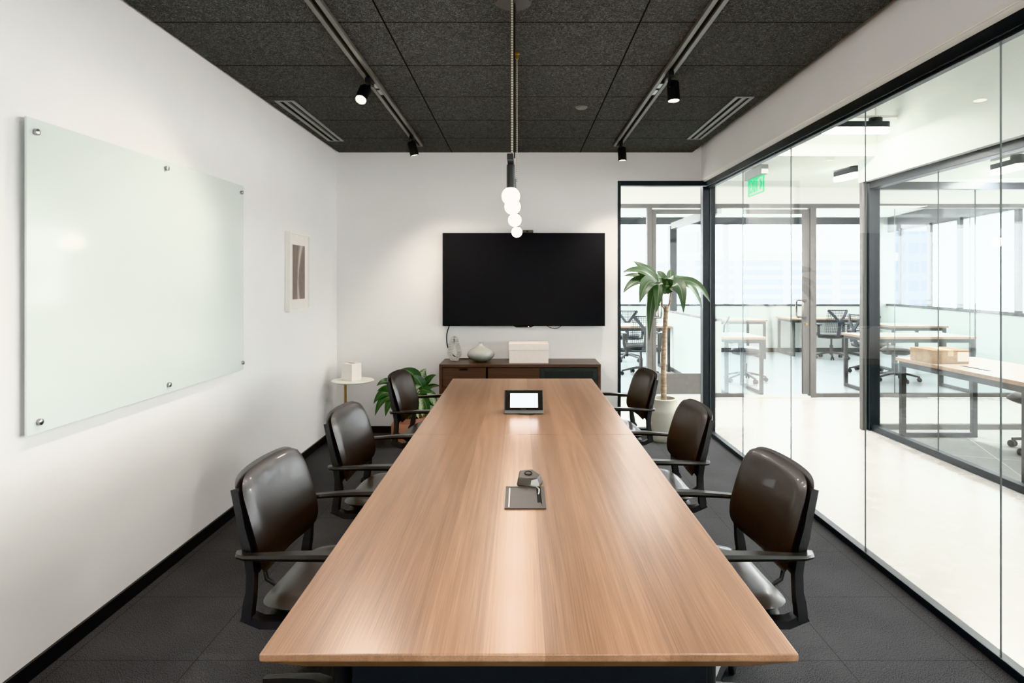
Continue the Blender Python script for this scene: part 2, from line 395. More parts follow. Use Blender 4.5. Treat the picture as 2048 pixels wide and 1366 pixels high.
    def leaf(s, a, m, b, W, nrm, fold=0.25, n=10, prof=0.75):
        a, m, b, nrm = Vector(a), Vector(m), Vector(b), Vector(nrm).normalized()
        if s.uv is None: s.uv = s.bm.loops.layers.uv.new('UVMap')
        rows = []
        for i in range(n + 1):
            t = i / n; p = a * (1 - t) ** 2 + m * (2 * t * (1 - t)) + b * t * t
            tg = ((m - a) * (1 - t) + (b - m) * t).normalized()
            sd = tg.cross(nrm)
            if sd.length < 0.15: sd = tg.cross(nrm + Vector((0.5, 0.2, 0)))
            sd.normalize(); nn = sd.cross(tg).normalized()
            w = W / 2 * math.sin(PI * min(1, max(0.0, t) ** prof * 0.97 + 0.03)) ** 0.85 if t < 1 else 0.0005
            rows.append([(s.bm.verts.new(p + sd * (w * q) + nn * (abs(q) * w * fold)), (q * 0.5 + 0.5, t)) for q in (-1, -0.5, 0, 0.5, 1)])
        for r0, r1 in zip(rows, rows[1:]):
            for j in range(4):
                q = [r0[j], r0[j + 1], r1[j + 1], r1[j]]
                f = s.face([x[0] for x in q])
                if f:
                    for lp, x in zip(f.loops, q): lp[s.uv].uv = x[1]
        return s
    def build(s, name, mat, parent=None, smooth=None, bevel=0.0, world=False, loc=None, seg=2):
        bm = s.bm
        bmesh.ops.recalc_face_normals(bm, faces=bm.faces)
        if world and parent is not None: bmesh.ops.translate(bm, vec=-Vector(parent.location), verts=bm.verts)
        if loc is not None: bmesh.ops.translate(bm, vec=-Vector(loc), verts=bm.verts)
        me = bpy.data.meshes.new(name); bm.to_mesh(me); bm.free()
        for m in (mat if isinstance(mat, (list, tuple)) else [mat]): me.materials.append(m)
        if smooth is not None:
            for p in me.polygons: p.use_smooth = True
            me.set_sharp_from_angle(angle=math.radians(smooth))
        o = bpy.data.objects.new(name, me); COL.objects.link(o)
        if parent is not None: o.parent = parent
        if loc is not None: o.location = loc
        if bevel > 0:
            md = o.modifiers.new('soft_edges', 'BEVEL'); md.width = bevel; md.segments = seg; md.limit_method = 'ANGLE'; md.angle_limit = math.radians(35)
            if smooth is None:
                for p in me.polygons: p.use_smooth = True
                md.harden_normals = True
        return o
KIDS = {}
def kids(o): return [c for c in bpy.data.objects if c.parent == o]
def copy_tree(o, parent=None):
    c = o.copy(); COL.objects.link(c); c.parent = parent
    for ch in kids(o): copy_tree(ch, c)
    return c
def arc(c, r, a0, a1, n, fx):
    return [fx(c, r, a0 + (a1 - a0) * i / n) for i in range(n + 1)]
def struct(o, label, cat): return tag(o, label, cat, kind='structure')
UP = Vector((0, 0, 1))
RY = lambda a: Matrix.Rotation(a, 3, 'Y')
RX = lambda a: Matrix.Rotation(a, 3, 'X')
RZ = lambda a: Matrix.Rotation(a, 3, 'Z')

# =====================================================================  the room shell
YB, ZC = 6.087, 2.669          # back wall, suspended ceiling underside
YR = -1.4                      # rear end of the room, behind the camera
XL = lambda y: -1.745 - (YB - y) * 0.0052
ZH = 2.40                      # head of the glazed screens
struct(B().quad((XL(YR) - .1, YR, 0), (1.80, YR, 0), (1.80, YB + .06, 0), (XL(YB) - .1, YB + .06, 0)).build('floor', M['carpet']), 'charcoal carpet tile floor of the meeting room', 'floor')
struct(B().quad((1.80, -3, -.002), (3.40, -3, -.002), (3.40, 6.23, -.002), (1.80, 6.23, -.002)).quad((-2.6, 6.147, -.002), (1.80, 6.147, -.002), (1.80, 7.95, -.002), (-2.6, 7.95, -.002)).quad((1.80, 6.23, -.002), (8.2, 6.23, -.002), (8.2, 7.95, -.002), (1.80, 7.95, -.002)).build('floor', M['concrete']), 'pale polished concrete floor of the corridor', 'floor')
struct(B().quad((3.40, -3, -.001), (8.2, -3, -.001), (8.2, 6.23, -.001), (3.40, 6.23, -.001)).build('floor', M['carpet_grey']), 'grey carpet tile floor of the office on the right', 'floor')
struct(B().quad((-2.6, 7.95, -.001), (8.6, 7.95, -.001), (8.6, 13.4, -.001), (-2.6, 13.4, -.001)).build('floor', M['concrete_grey']), 'grey floor of the far open office by the windows', 'floor')
b = B(); y0, y1 = YR, YB
b.hexa([(XL(y0) - .15, y0, 0), (XL(y0), y0, 0), (XL(y1), y1, 0), (XL(y1) - .15, y1, 0), (XL(y0) - .15, y0, 2.80), (XL(y0), y0, 2.80), (XL(y1), y1, 2.80), (XL(y1) - .15, y1, 2.80)])
struct(b.build('wall_left', M['wall']), 'plain white wall on the left', 'wall')
b = B().box(-1.90, 0.931, YB, YB + .12, 0, 2.80).box(0.931, 1.80, YB, YB + .12, ZH, 2.80)
struct(b.build('wall_back', M['wall']), 'white end wall behind the television', 'wall')
struct(B().box(1.73, 1.875, YR, YB, ZH, 3.12).build('wall_right', M['wall']), 'white bulkhead above the glass screen on the right', 'wall')
b = B().box(-2.0, -.7, YR - .12, YR, 0, 2.8).box(.7, 1.9, YR - .12, YR, 0, 2.8).box(-.7, .7, YR - .12, YR, 2.35, 2.8).box(-.7, .7, YR - .12, YR, 0, 0.75)
struct(b.build('wall_rear', M['wall']), 'white wall behind the viewer, with an opening added for fill light', 'wall')  # the opening is added to let sky light in from behind
struct(B().hexa and (lambda q: (q.hexa([(1.726, YR, ZH + .004), (1.762, YR, ZH - .012), (1.762, YB, ZH - .012), (1.726, YB, ZH + .004), (1.726, YR, ZH + .016), (1.762, YR, ZH + .004), (1.762, YB, ZH + .004), (1.726, YB, ZH + .016)]), q.build('trim_2', M['white_lacquer'], smooth=60))[1])(B()), 'thin white trim bead along the lower edge of the right bulkhead', 'trim')
b = B(); t = .04
b.hexa([(-1.772, YR, ZC), (1.642, YR, ZC), (1.640, YB - .002, ZC), (-1.725, YB - .002, ZC), (-1.772, YR, ZC + t), (1.642, YR, ZC + t), (1.640, YB - .002, ZC + t), (-1.725, YB - .002, ZC + t)])
struct(b.build('ceiling', M['felt']), 'dark grey wood wool acoustic panel ceiling', 'ceiling')
struct(B().box(-2.0, 1.9, YR, YB, 2.80, 2.84).build('ceiling', M['gap']), 'black void above the acoustic ceiling panels', 'ceiling')
hb = 0.062
b = B(); b.hexa([(XL(y0), y0, 0), (XL(y0) + .012, y0, 0), (XL(y1) + .012, y1, 0), (XL(y1), y1, 0), (XL(y0), y0, hb), (XL(y0) + .012, y0, hb), (XL(y1) + .012, y1, hb), (XL(y1), y1, hb)])
struct(b.build('baseboard_left', M['black']), 'black baseboard along the left wall', 'baseboard')
struct(B().box(-1.73, 0.931, YB - .012, YB, 0, hb).build('baseboard_back', M['black']), 'black baseboard along the end wall', 'baseboard')

# ---- glazed screens
def pane(parent, corners, nrm, th, name='glass_pane', mat='glass', edges=True):
    """thin glass sheet from four corners, polished edges"""
    c = [Vector(p) for p in corners]; n = Vector(nrm).normalized() * th / 2
    b = B(); v0 = [b.bm.verts.new(p - n) for p in c]; v1 = [b.bm.verts.new(p + n) for p in c]
    b.mi = 0; b.face(v0[::-1]); b.face(v1)
    b.mi = 1
    for i in range(4): b.face([v0[i], v0[(i + 1) % 4], v1[(i + 1) % 4], v1[i]])
    return b.build(name, [M[mat], M['glass_edge']], parent, world=True)
def sheet(parent, corners, name='glass_pane', mat='glass_far'):
    return B().quad(*corners).build(name, M[mat], parent, world=True)
XG = 1.80
w1 = empty('window_1', (XG, 3, 0)); struct(w1, 'frameless glass screen wall along the right of the meeting room', 'glass partition')
edges = [6.045, 5.154, 4.240, 3.327, 2.390, 1.480, 0.57, -0.34, YR]
for a, c in zip(edges, edges[1:]):
    pane(w1, [(XG, c + .0015, .03), (XG, a - .0015, .03), (XG, a - .0015, ZH - .05), (XG, c + .0015, ZH - .05)], (1, 0, 0), .006)
B().box(XG - .035, XG + .035, YR, 6.045, ZH - .065, ZH).box(XG - .018, XG + .018, YR, 6.045, ZH - .078, ZH - .065).build('head_channel', M['frame_dark'], w1, bevel=.003, world=True)
B().box(XG - .022, XG + .022, YR, 6.045, 0, .035).build('floor_channel', M['frame_dark'], w1, bevel=.003, world=True)
B().box(1.732, 1.790, 6.045, 6.13, 0, ZH - .06).box(1.794, 1.85, 6.045, 6.13, 0, ZH - .06).build('corner_post', M['frame_dark'], w1, bevel=.003, world=True)
w2 = empty('window_2', (1.33, YB, 0)); struct(w2, 'narrow framed glass panel in the end wall behind the tall plant', 'glass partition')
B().box(.931, .962, YB - .002, YB + .07, 0, ZH).build('jamb', M['frame_dark'], w2, bevel=.003, world=True)
B().box(.962, 1.80, YB - .002, YB + .07, ZH - .048, ZH).build('head_frame', M['frame_dark'], w2, bevel=.003, world=True)
B().box(.962, 1.732, YB - .002, YB + .07, 0, .04).build('sill_frame', M['frame_dark'], w2, bevel=.003, world=True)
pane(w2, [(.962, YB + .035, .04), (1.732, YB + .035, .04), (1.732, YB + .035, ZH - .048), (.962, YB + .035, ZH - .048)], (0, 1, 0), .012)
# corridor far side
X3 = 3.42
w3 = empty('window_3', (X3, 4, 0)); struct(w3, 'long glass screen of the office across the corridor', 'glass partition')
e3 = [6.18, 5.22, 4.25, 3.28, 2.3, 1.3, .3, -3]
for a, c in zip(e3, e3[1:]):
    pane(w3, [(X3, c + .002, .05), (X3, a - .002, .05), (X3, a - .002, 2.34), (X3, c + .002, 2.34)], (1, 0, 0), .008)
B().box(X3 - .045, X3 + .045, -3, 6.18, 2.335, 2.405).build('head_channel', M['frame_dark'], w3, bevel=.003, world=True)
B().box(X3 - .03, X3 + .03, -3, 6.18, 0, .055).build('floor_channel', M['frame_dark'], w3, bevel=.003, world=True)
B().box(X3 - .05, X3 + .055, 6.16, 6.27, 0, 2.405).build('corner_post', M['frame_dark'], w3, bevel=.004, world=True)
B().box(X3 - .098, X3 - .056, 6.19, 6.25, 0, 2.405).build('end_stop', M['frame_grey'], w3, bevel=.004, world=True)
w4 = empty('window_4', (5.4, 6.23, 0)); struct(w4, 'glass end screen of the office across the corridor', 'glass partition')
e4 = [3.475, 4.44, 5.40, 6.40, 7.4]
for a, c in zip(e4, e4[1:]):
    pane(w4, [(a + .003, 6.23, .05), (c - .003, 6.23, .05), (c - .003, 6.23, 2.34), (a + .003, 6.23, 2.34)], (0, 1, 0), .012)
B().box(3.475, 8.2, 6.19, 6.27, 2.335, 2.405).build('head_channel', M['frame_dark'], w4, bevel=.003, world=True)
B().box(3.475, 8.2, 6.205, 6.255, 0, .05).build('floor_channel', M['frame_grey'], w4, bevel=.003, world=True)
# walls and ceilings of the corridor
struct(B().box(1.80, 8.3, -3.12, -3, 0, 3.16).build('wall_light_block', M['wall_cool']), 'white unseen wall added to keep daylight out of the corridor end', 'wall')  # unseen wall put in to stop sky light entering here
struct(B().box(8.2, 8.3, -3, 6.27, 0, .96).box(8.2, 8.3, -3, 6.27, 2.45, 2.65).build('wall_outer', M['wall_cool']), 'white outer wall of the right office below its windows', 'wall')
struct(B().box(X3 - .1, X3 + .07, -3, 6.27, 2.405, 3.12).build('wall_corridor', M['wall_cool']), 'white wall above the glass screen across the corridor', 'wall')
struct(B().box(X3 + .07, 8.2, 6.18, 6.27, 2.405, 2.61).build('wall_office', M['wall_cool']), 'white strip of wall above the end screen of the right office', 'wall')
struct(B().box(1.875, X3 - .1, -3, 5.95, 3.12, 3.16).build('ceiling', M['ceil_white']), 'high white ceiling of the corridor', 'ceiling')
b = B().box(-2.6, 8.2, 6.27, 7.95, 2.61, 2.66).box(.5, X3 - .1, 6.21, 6.27, 2.61, 2.66).box(1.875, X3 - .1, 5.95, 6.21, 2.61, 3.16)
struct(b.build('ceiling', M['ceil_white']), 'lower white ceiling of the cross corridor', 'ceiling')
struct(B().box(X3 + .07, 8.2, -3, 6.18, 2.61, 2.65).build('ceiling', M['ceil_white']), 'white ceiling of the right office', 'ceiling')
struct(B().box(-2.6, 8.6, 8.03, 13.3, 2.78, 2.82).build('ceiling', M['ceil_white']), 'white ceiling of the far open office', 'ceiling')
YD = 7.95
px2x = lambda px, Y: (px - VX) * Y / FL
struct(B().box(-2.6, 8.2, YD, YD + .10, 2.41, 2.78).build('wall_door', M['wall']), 'white wall above the office doors', 'wall')
struct(B().box(-2.6, .75, YD, YD + .10, 0, 2.41).build('wall_door', M['wall']), 'white corridor wall beside the office doors', 'wall')
w5 = empty('window_5', (3.5, YD, 0)); struct(w5, 'steel framed glass screen around the office doors', 'glass partition')
xa, xb, xc, xd = px2x(1294, YD), px2x(1304, YD), px2x(1620, YD), px2x(1632, YD)
xs0, xs1 = px2x(1412, YD), px2x(1488, YD)
B().box(.75, 8.2, YD - .01, YD + .07, 2.36, 2.41).build('head_frame', M['frame_grey'], w5, bevel=.003, world=True)
for k, (u, v) in enumerate(((xa, xb), (xc, xd))): B().box(u, v, YD - .012, YD + .07, 0, 2.36).build('door_jamb', M['frame_grey'], w5, bevel=.003, world=True)
B().box(.75, xa, YD, YD + .06, 0, .05).box(xs0, xs1, YD, YD + .06, 0, .045).box(xd, 8.2, YD, YD + .06, 0, .05).build('sill_frame', M['frame_grey'], w5, bevel=.003, world=True)
for u, v in ((.75, xa), (xs0 + .01, xs1 - .01), (xd, 4.68), (4.686, 5.62), (5.626, 6.6), (6.606, 7.6)):
    pane(w5, [(u, YD + .03, .05), (v, YD + .03, .05), (v, YD + .03, 2.36), (u, YD + .03, 2.36)], (0, 1, 0), .01)
def d_pull(parent, x, dirx):
    zc, h = EYE - (618 - VY) * YD / FL, .105
    for sy, dy in ((-1, -.0), (1, .04)):
        yb = YD + dy; yo = yb + sy * .075
        pts = [(x, yb, zc + h), (x + dirx * .0, yo * .7 + yb * .3, zc + h), (x, yo, zc + h - .03), (x, yo, zc - h + .03), (x, yo * .7 + yb * .3, zc - h), (x, yb, zc - h)]
        pts = [Vector(p) + Vector((dirx * (.07 if 0 < i < 5 else 0), 0, 0)) for i, p in enumerate(pts)]
        B().tube(pts, .012, 10).build('pull_handle', M['door_pull'], parent, smooth=50, world=True)
d1 = empty('door_1', (xb, YD, 0)); struct(d1, 'glazed office door with deep grey bottom rail behind the tall plant', 'door')
xk = xs0 - .008
B().box(xb + .004, xb + .055, YD + .005, YD + .045, .02, 2.345).box(xb + .055, xk, YD + .005, YD + .045, 2.285, 2.345).build('door_frame', M['frame_grey'], d1, bevel=.002, world=True)
B().box(xb + .055, xk, YD + .005, YD + .045, .04, .295).build('bottom_rail', M['frame_grey'], d1, bevel=.002, world=True)
pane(d1, [(xb + .055, YD + .025, .295), (xk, YD + .025, .295), (xk, YD + .025, 2.285), (xb + .055, YD + .025, 2.285)], (0, 1, 0), .008, name='door_glass')
d_pull(d1, xb + .03, 1)
d2 = empty('door_2', (xc, YD, 0)); struct(d2, 'glazed office door with steel pull handle on the right of its leaf', 'door')
B().box(xc - .085, xc - .004, YD + .005, YD + .045, .04, 2.345).box(xs1 + .005, xc - .085, YD + .005, YD + .045, 2.285, 2.345).build('door_frame', M['frame_grey'], d2, bevel=.002, world=True)
pane(d2, [(xs1 + .008, YD + .025, .05), (xc - .085, YD + .025, .05), (xc - .085, YD + .025, 2.285), (xs1 + .008, YD + .025, 2.285)], (0, 1, 0), .008, name='door_glass')
d_pull(d2, xc - .05, -1)
B().cyl((xc - .045, YD + .002, EYE - (648 - VY) * YD / FL), .016, .012, 16, RX(PI / 2)).build('lock_cylinder', M['brass'], d2, smooth=40, world=True)
struct(B().box(xb, xs0, YD - .02, YD + .08, 0, .018).box(xs1, xc, YD - .02, YD + .08, 0, .018).build('trim_1', M['threshold']), 'pale threshold strip under the office doors', 'threshold')
# far open office: window wall, divider and right-hand window wall
YW = 13.2
sill, whead = .96, 2.655
struct(B().box(-2.6, 7.75, YW, YW + .15, 0, sill).box(-2.6, 8.6, YW, YW + .15, whead, 2.8).box(7.4, 7.75, YW, YW + .15, sill, whead).build('wall_far', M['wall_cool']), 'white wall under the far windows', 'wall')
struct(B().box(-2.6, 7.4, YW - .012, YW, 0, .085).build('baseboard_far', M['frame_dark']), 'dark baseboard under the far windows', 'baseboard')
w6 = empty('window_6', (3, YW, 0)); struct(w6, 'row of large bright windows in the far office', 'window')
b = B().box(-2.6, 7.4, YW - .03, YW + .02, sill - .01, sill + .03)
b.build('window_sill', M['frame_dark'], w6, world=True)
b = B().box(-2.6, 7.4, YW - .02, YW + .05, whead - .02, whead + .12)
for xm, ww in ((-1.0, .06), (1.3, .06), (4.26, .095), (6.05, .05)): b.box(xm - ww / 2, xm + ww / 2, YW - .02, YW + .05, sill, whead)
b.build('window_frame', M['frame_dark'], w6, world=True)
sheet(w6, [(-2.6, YW + .03, sill), (7.4, YW + .03, sill), (7.4, YW + .03, whead), (-2.6, YW + .03, whead)], 'window_glass')
XW = lambda y: 6.85 + (y - 8.0) * .75 / 5.2
struct(B().hexa and (lambda b: (b.hexa([(XW(6.3), 6.3, 0), (XW(6.3) + .15, 6.3, 0), (XW(13.2) + .15, 13.2, 0), (XW(13.2), 13.2, 0), (XW(6.3), 6.3, sill), (XW(6.3) + .15, 6.3, sill), (XW(13.2) + .15, 13.2, sill), (XW(13.2), 13.2, sill)]), b.build('wall_side', M['wall_cool']))[1])(B()), 'white wall under the side windows of the far office', 'wall')
w7 = empty('window_7', (XW(10), 10, 0)); struct(w7, 'side windows of the far office above the long dark sill', 'window')
def sbar(b, ya, yb, z0, z1, t0=-.03, t1=.03):
    b.hexa([(XW(ya) + t0, ya, z0), (XW(ya) + t1, ya, z0), (XW(yb) + t1, yb, z0), (XW(yb) + t0, yb, z0), (XW(ya) + t0, ya, z1), (XW(ya) + t1, ya, z1), (XW(yb) + t1, yb, z1), (XW(yb) + t0, yb, z1)])
b = B(); sbar(b, 6.3, 13.2, sill, sill + .05); b.build('window_sill', M['frame_dark'], w7, world=True)
b = B(); sbar(b, 6.3, 13.2, 2.46, 2.8, 0, .1); [sbar(b, y, y + .1, sill, 2.5) for y in (8.9, 10.4, 11.4, 12.55)]; b.build('window_frame', M['frame_dark'], w7, world=True)
sheet(w7, [(XW(6.3), 6.3, sill), (XW(13.2), 13.2, sill), (XW(13.2), 13.2, 2.5), (XW(6.3), 6.3, 2.5)], 'window_glass')
w8 = empty('window_8', (2.5, 9.3, 0)); struct(w8, 'half glazed dividing screen running back beyond the left door', 'glass partition')
B().box(2.46, 2.54, 8.06, 10.9, 0, .94).build('lower_panel', M['wall_cool'], w8, world=True)
B().box(2.45, 2.555, 8.06, 10.9, .94, .975).build('sill_rail', M['frame_grey'], w8, world=True)
B().box(2.455, 2.545, 8.06, 10.4, 2.30, 2.40).build('head_rail', M['frame_grey'], w8, world=True)
B().box(2.445, 2.56, 10.40, 10.55, .97, 2.36).build('end_post', M['frame_dark'], w8, world=True)
B().box(2.452, 2.46, 8.06, 10.9, 0, .06).build('base_strip', M['frame_grey'], w8, world=True)
sheet(w8, [(2.5, 8.06, .97), (2.5, 10.4, .97), (2.5, 10.4, 2.30), (2.5, 8.06, 2.30)])
w9 = empty('fill_window', (0, YR - .06, 0)); struct(w9, 'unseen window behind the viewer, added for soft fill light', 'window')  # unseen window, added as a source of soft fill
B().box(-.7, .7, YR - .10, YR - .04, 2.30, 2.35).box(-.7, .7, YR - .10, YR - .04, .75, .80).box(-.03, .03, YR - .10, YR - .04, .8, 2.3).box(-.7, -.65, YR - .10, YR - .04, .8, 2.3).box(.65, .7, YR - .10, YR - .04, .8, 2.3).build('window_frame', M['frame_dark'], w9, world=True)
sheet(w9, [(-.65, YR - .07, .8), (.65, YR - .07, .8), (.65, YR - .07, 2.3), (-.65, YR - .07, 2.3)], 'window_glass')
# buildings outside
def building(x0, x1, y0, y1, z0, z1, mat, label):
    o = empty('street_building', ((x0 + x1) / 2, (y0 + y1) / 2, z0))
    b = B().box(x0, x1, y0, y1, z0, z1); b.build('facade', M[mat], o, world=True)
    B().box(x0 - .3, x1 + .3, y0 - .3, y1 + .3, z1, z1 + .5).build('parapet', M['ceil_white'], o, world=True)
    b = B().box(x0 + .5, x0 + 1.6, y0 + 1, y0 + 2.4, z1 + .5, z1 + 2); b.build('roof_plant_box', M['vent'], o, world=True)
    tag(o, label, 'building')
building(10.5, 24.5, 42, 56, -18, 2.9, 'facade', 'pale office building seen through the far windows, with bands of glazing')
building(25.9, 28.1, 44, 47, -18, 5.0, 'facade_blue', 'taller blue glazed building seen through the side windows of the far office')

# =====================================================================  lights fitted in the ceiling
def light(name, kind, loc, energy, color=(1, 1, 1), size=.1, target=None, spot=None, blend=.6, sizey=None):
    d = bpy.data.lights.new(name, kind); d.energy = energy; d.color = color
    if kind == 'AREA':
        d.size = size
        if sizey: d.shape = 'RECTANGLE'; d.size_y = sizey
    else: d.shadow_soft_size = size
    if kind == 'SPOT': d.spot_size = math.radians(spot or 60); d.spot_blend = blend
    o = bpy.data.objects.new(name, d); COL.objects.link(o); o.location = loc
    if target is not None: o.rotation_euler = (Vector(target) - Vector(loc)).to_track_quat('-Z', 'Y').to_euler()
    return o
WARM = (1, .91, .82)
def track(x, y0, y1, label):
    o = empty('light_track', (x, (y0 + y1) / 2, ZC))
    b = B().box(x - .035, x - .012, y0, y1, ZC - .022, ZC - .001).box(x + .012, x + .035, y0, y1, ZC - .022, ZC - .001).box(x - .035, x + .035, y0, y0 + .02, ZC - .022, ZC - .001).box(x - .035, x + .035, y1 - .02, y1, ZC - .022, ZC - .001)
    b.build('track_rail', M['track'], o, bevel=.002, world=True)
    B().box(x - .012, x + .012, y0 + .02, y1 - .02, ZC - .008, ZC - .001).build('track_slot', M['gap'], o, world=True)
    b = B().box(x - .010, x + .010, 3.93, 4.02, ZC - .019, ZC - .008).box(x - .010, x + .010, 4.06, 4.16, ZC - .019, ZC - .008); b.build('power_feed', M['steel'], o, world=True)
    tag(o, label, 'light track', 'ceiling light tracks')
track(-.90, -1.0, 5.72, 'grey metal light track on the ceiling nearer the left wall')
track(.87, -1.0, 5.72, 'grey metal light track on the ceiling nearer the glass wall')
def spotlight(x, y, aim, label, energy, lenswarm=True, off=(0, 0)):
    o = empty('track_spotlight', (x, y, ZC - .022)); z = ZC - .022
    B().box(x - .016, x + .016, y - .05, y + .05, z - .030, z - .0005).build('adapter', M['black'], o, bevel=.003, world=True)
    d = (Vector(aim)).normalized(); hz = z - .085
    c = Vector((x + off[0], y + off[1], hz))
    B().tube([(x, y, z - .03), (x, y, z - .075), tuple(c)], .008, 8).build('swivel_arm', M['black'], o, smooth=40, world=True)
    R = d.to_track_quat('Z', 'Y').to_matrix(); r = .036; L = .115
    B().lathe([(0, -.045), (r * .85, -.045), (r, -.035), (r, L - .045), (r - .004, L - .045), (r - .005, L - .058), (0, L - .058)], c, 24, R).build('lamp_housing', M['black'], o, smooth=40, world=True)
    B().lathe([(0, L - .055), (r - .006, L - .055), (r - .006, L - .050), (0, L - .050)], c, 24, R).build('lamp_lens', M['lamp_warm'], o, smooth=40, world=True)
    tag(o, label, 'spotlight', 'track spotlights')
    p = c + d * (L - .03)
    light('spot_beam', 'SPOT', p, energy, WARM, .035, p + d, 110, .8)
SPOT = 31
spotlight(-.905, 3.84, (-.10, -.62, -.78), 'glowing black spotlight on the left track, aimed towards the viewer', SPOT, off=(-.03, -.02))
spotlight(-.90, 5.33, (.22, .10, -.95), 'black spotlight at the far end of the left track, tilted to the right', SPOT * 1.0, off=(.0, .02))
spotlight(.87, 3.72, (.03, -.08, -1), 'glowing black spotlight midway along the right track', SPOT, off=(.03, .03))
spotlight(.87, 5.55, (.05, .02, -1), 'black spotlight at the far end of the right track, near the end wall', SPOT * 1.0, off=(.02, .02))
for x in (-.9, .87):                 # unseen bare spots in line with the tracks, above the viewer's end
    for y in (2.0, .3):
        light('spot_beam', 'SPOT', (x, y, ZC - .16), SPOT * 1.15, WARM, .035, (x * (.6 if y > 1 else 1.2), y + .15, 0), 120, .8)
# vents
def vent(x0, x1, y0, y1, label):
    o = empty('ceiling_vent', ((x0 + x1) / 2, (y0 + y1) / 2, ZC)); w = x1 - x0; z0, z1 = ZC - .008, ZC - .0005
    f = .018
    b = B().box(x0, x1, y0, y0 + f, z0, z1).box(x0, x1, y1 - f, y1, z0, z1).box(x0, x0 + w * .2, y0 + f, y1 - f, z0, z1).box(x1 - w * .2, x1, y0 + f, y1 - f, z0, z1).box(x0 + w * .40, x0 + w * .60, y0 + f, y1 - f, z0, z1)
    b.build('vent_frame', M['vent'], o, world=True)
    B().box(x0 + w * .2, x0 + w * .4, y0 + f, y1 - f, ZC - .003, z1).box(x0 + w * .6, x0 + w * .8, y0 + f, y1 - f, ZC - .003, z1).build('air_slot', M['gap'], o, world=True)
    B().box(x0 + w * .66, x0 + w * .69, y0 + f, y1 - f, ZC - .006, ZC - .003).build('deflector_blade', M['track'], o, world=True)
    tag(o, label, 'air vent', 'linear ceiling vents')
vent(-1.672, -1.535, 4.34, 5.57, 'grey slotted air vent in the ceiling along the left wall')
vent(1.435, 1.562, 4.25, 5.50, 'grey slotted air vent in the ceiling along the glass wall')
tag(B().lathe([(0, -.012), (.034, -.012), (.042, -.004), (.042, 0), (0, 0)], P(1163, 214, 4.51) * 0 + Vector((.434, 4.51, ZC - .0005)), 28).build('flush_mount_sprinkler', M['track'], smooth=40), 'small round grey sprinkler cover in the dark ceiling', 'sprinkler')

# ---- pendant
pend = empty('pendant_light', (-.03, 2.9, ZC)); tag(pend, 'linear black pendant with four glowing globe bulbs over the table', 'pendant light')
B().lathe([(0, 0), (.082, 0), (.082, -.018), (.076, -.024), (0, -.024)], (-.03, 2.79, ZC - .0005), 32).build('canopy', M['black'], pend, smooth=40, world=True)
xbar = lambda y: -.041 + (y - 2.84) * .0085
zb = 1.950
B().hexa([(xbar(2.72) - .0135, 2.72, zb), (xbar(2.72) + .0135, 2.72, zb), (xbar(4.98) + .0135, 4.98, zb), (xbar(4.98) - .0135, 4.98, zb), (xbar(2.72) - .0135, 2.72, zb + .027), (xbar(2.72) + .0135, 2.72, zb + .027), (xbar(4.98) + .0135, 4.98, zb + .027), (xbar(4.98) - .0135, 4.98, zb + .027)])
b = B(); b.hexa([(xbar(2.72) - .0135, 2.72, zb), (xbar(2.72) + .0135, 2.72, zb), (xbar(4.98) + .0135, 4.98, zb), (xbar(4.98) - .0135, 4.98, zb), (xbar(2.72) - .0135, 2.72, zb + .027), (xbar(2.72) + .0135, 2.72, zb + .027), (xbar(4.98) + .0135, 4.98, zb + .027), (xbar(4.98) - .0135, 4.98, zb + .027)])
b.build('bar', M['black'], pend, bevel=.002, world=True)
B().tube([(px2x(1024, 2.75), 2.75, zb + .026), (px2x(1024, 2.75), 2.75, ZC - .02)], .0042, 8).build('suspension_cord', M['cord_gold'], pend, smooth=60, world=True)
B().tube([(px2x(1029, 2.76), 2.79, zb + .02), (px2x(1029, 2.76), 2.79, ZC - .02)], .0030, 8).build('power_cord', M['black'], pend, smooth=60, world=True)
xs = px2x(1034, 3.446)
B().tube([(xs, 3.446, zb + .02), (xs, 3.446, ZC - .03)], .0028, 8).build('suspension_cord', M['cord_gold'], pend, smooth=60, world=True)
B().lathe([(0, 0), (.013, 0), (.013, -.01), (.009, -.014), (.009, -.035), (0, -.035)], (xs, 3.446, ZC - .0005), 16).build('ceiling_stop', M['brass'], pend, smooth=40, world=True)
for y, gy in ((2.84, 392), (3.23, 413), (3.92, 440), (4.845, 464)):
    x = xbar(y); zg = 1.811; r = .0405
    so = B().lathe([(0, zb), (.0185, zb), (.0185, zg + .036), (.014, zg + .032), (0, zg + .032)], (x, y, 0), 20).build('bulb_socket', M['plastic'], pend, smooth=40, world=True)
    gb = B().sphere((x, y, zg), r, 24, 16).build('globe_bulb', M['globe'], so, smooth=80)
    for v in gb.data.vertices: v.co -= Vector(pend.location)
    light('globe_light', 'POINT', (x, y, zg - .075), 3.0, WARM, .04)

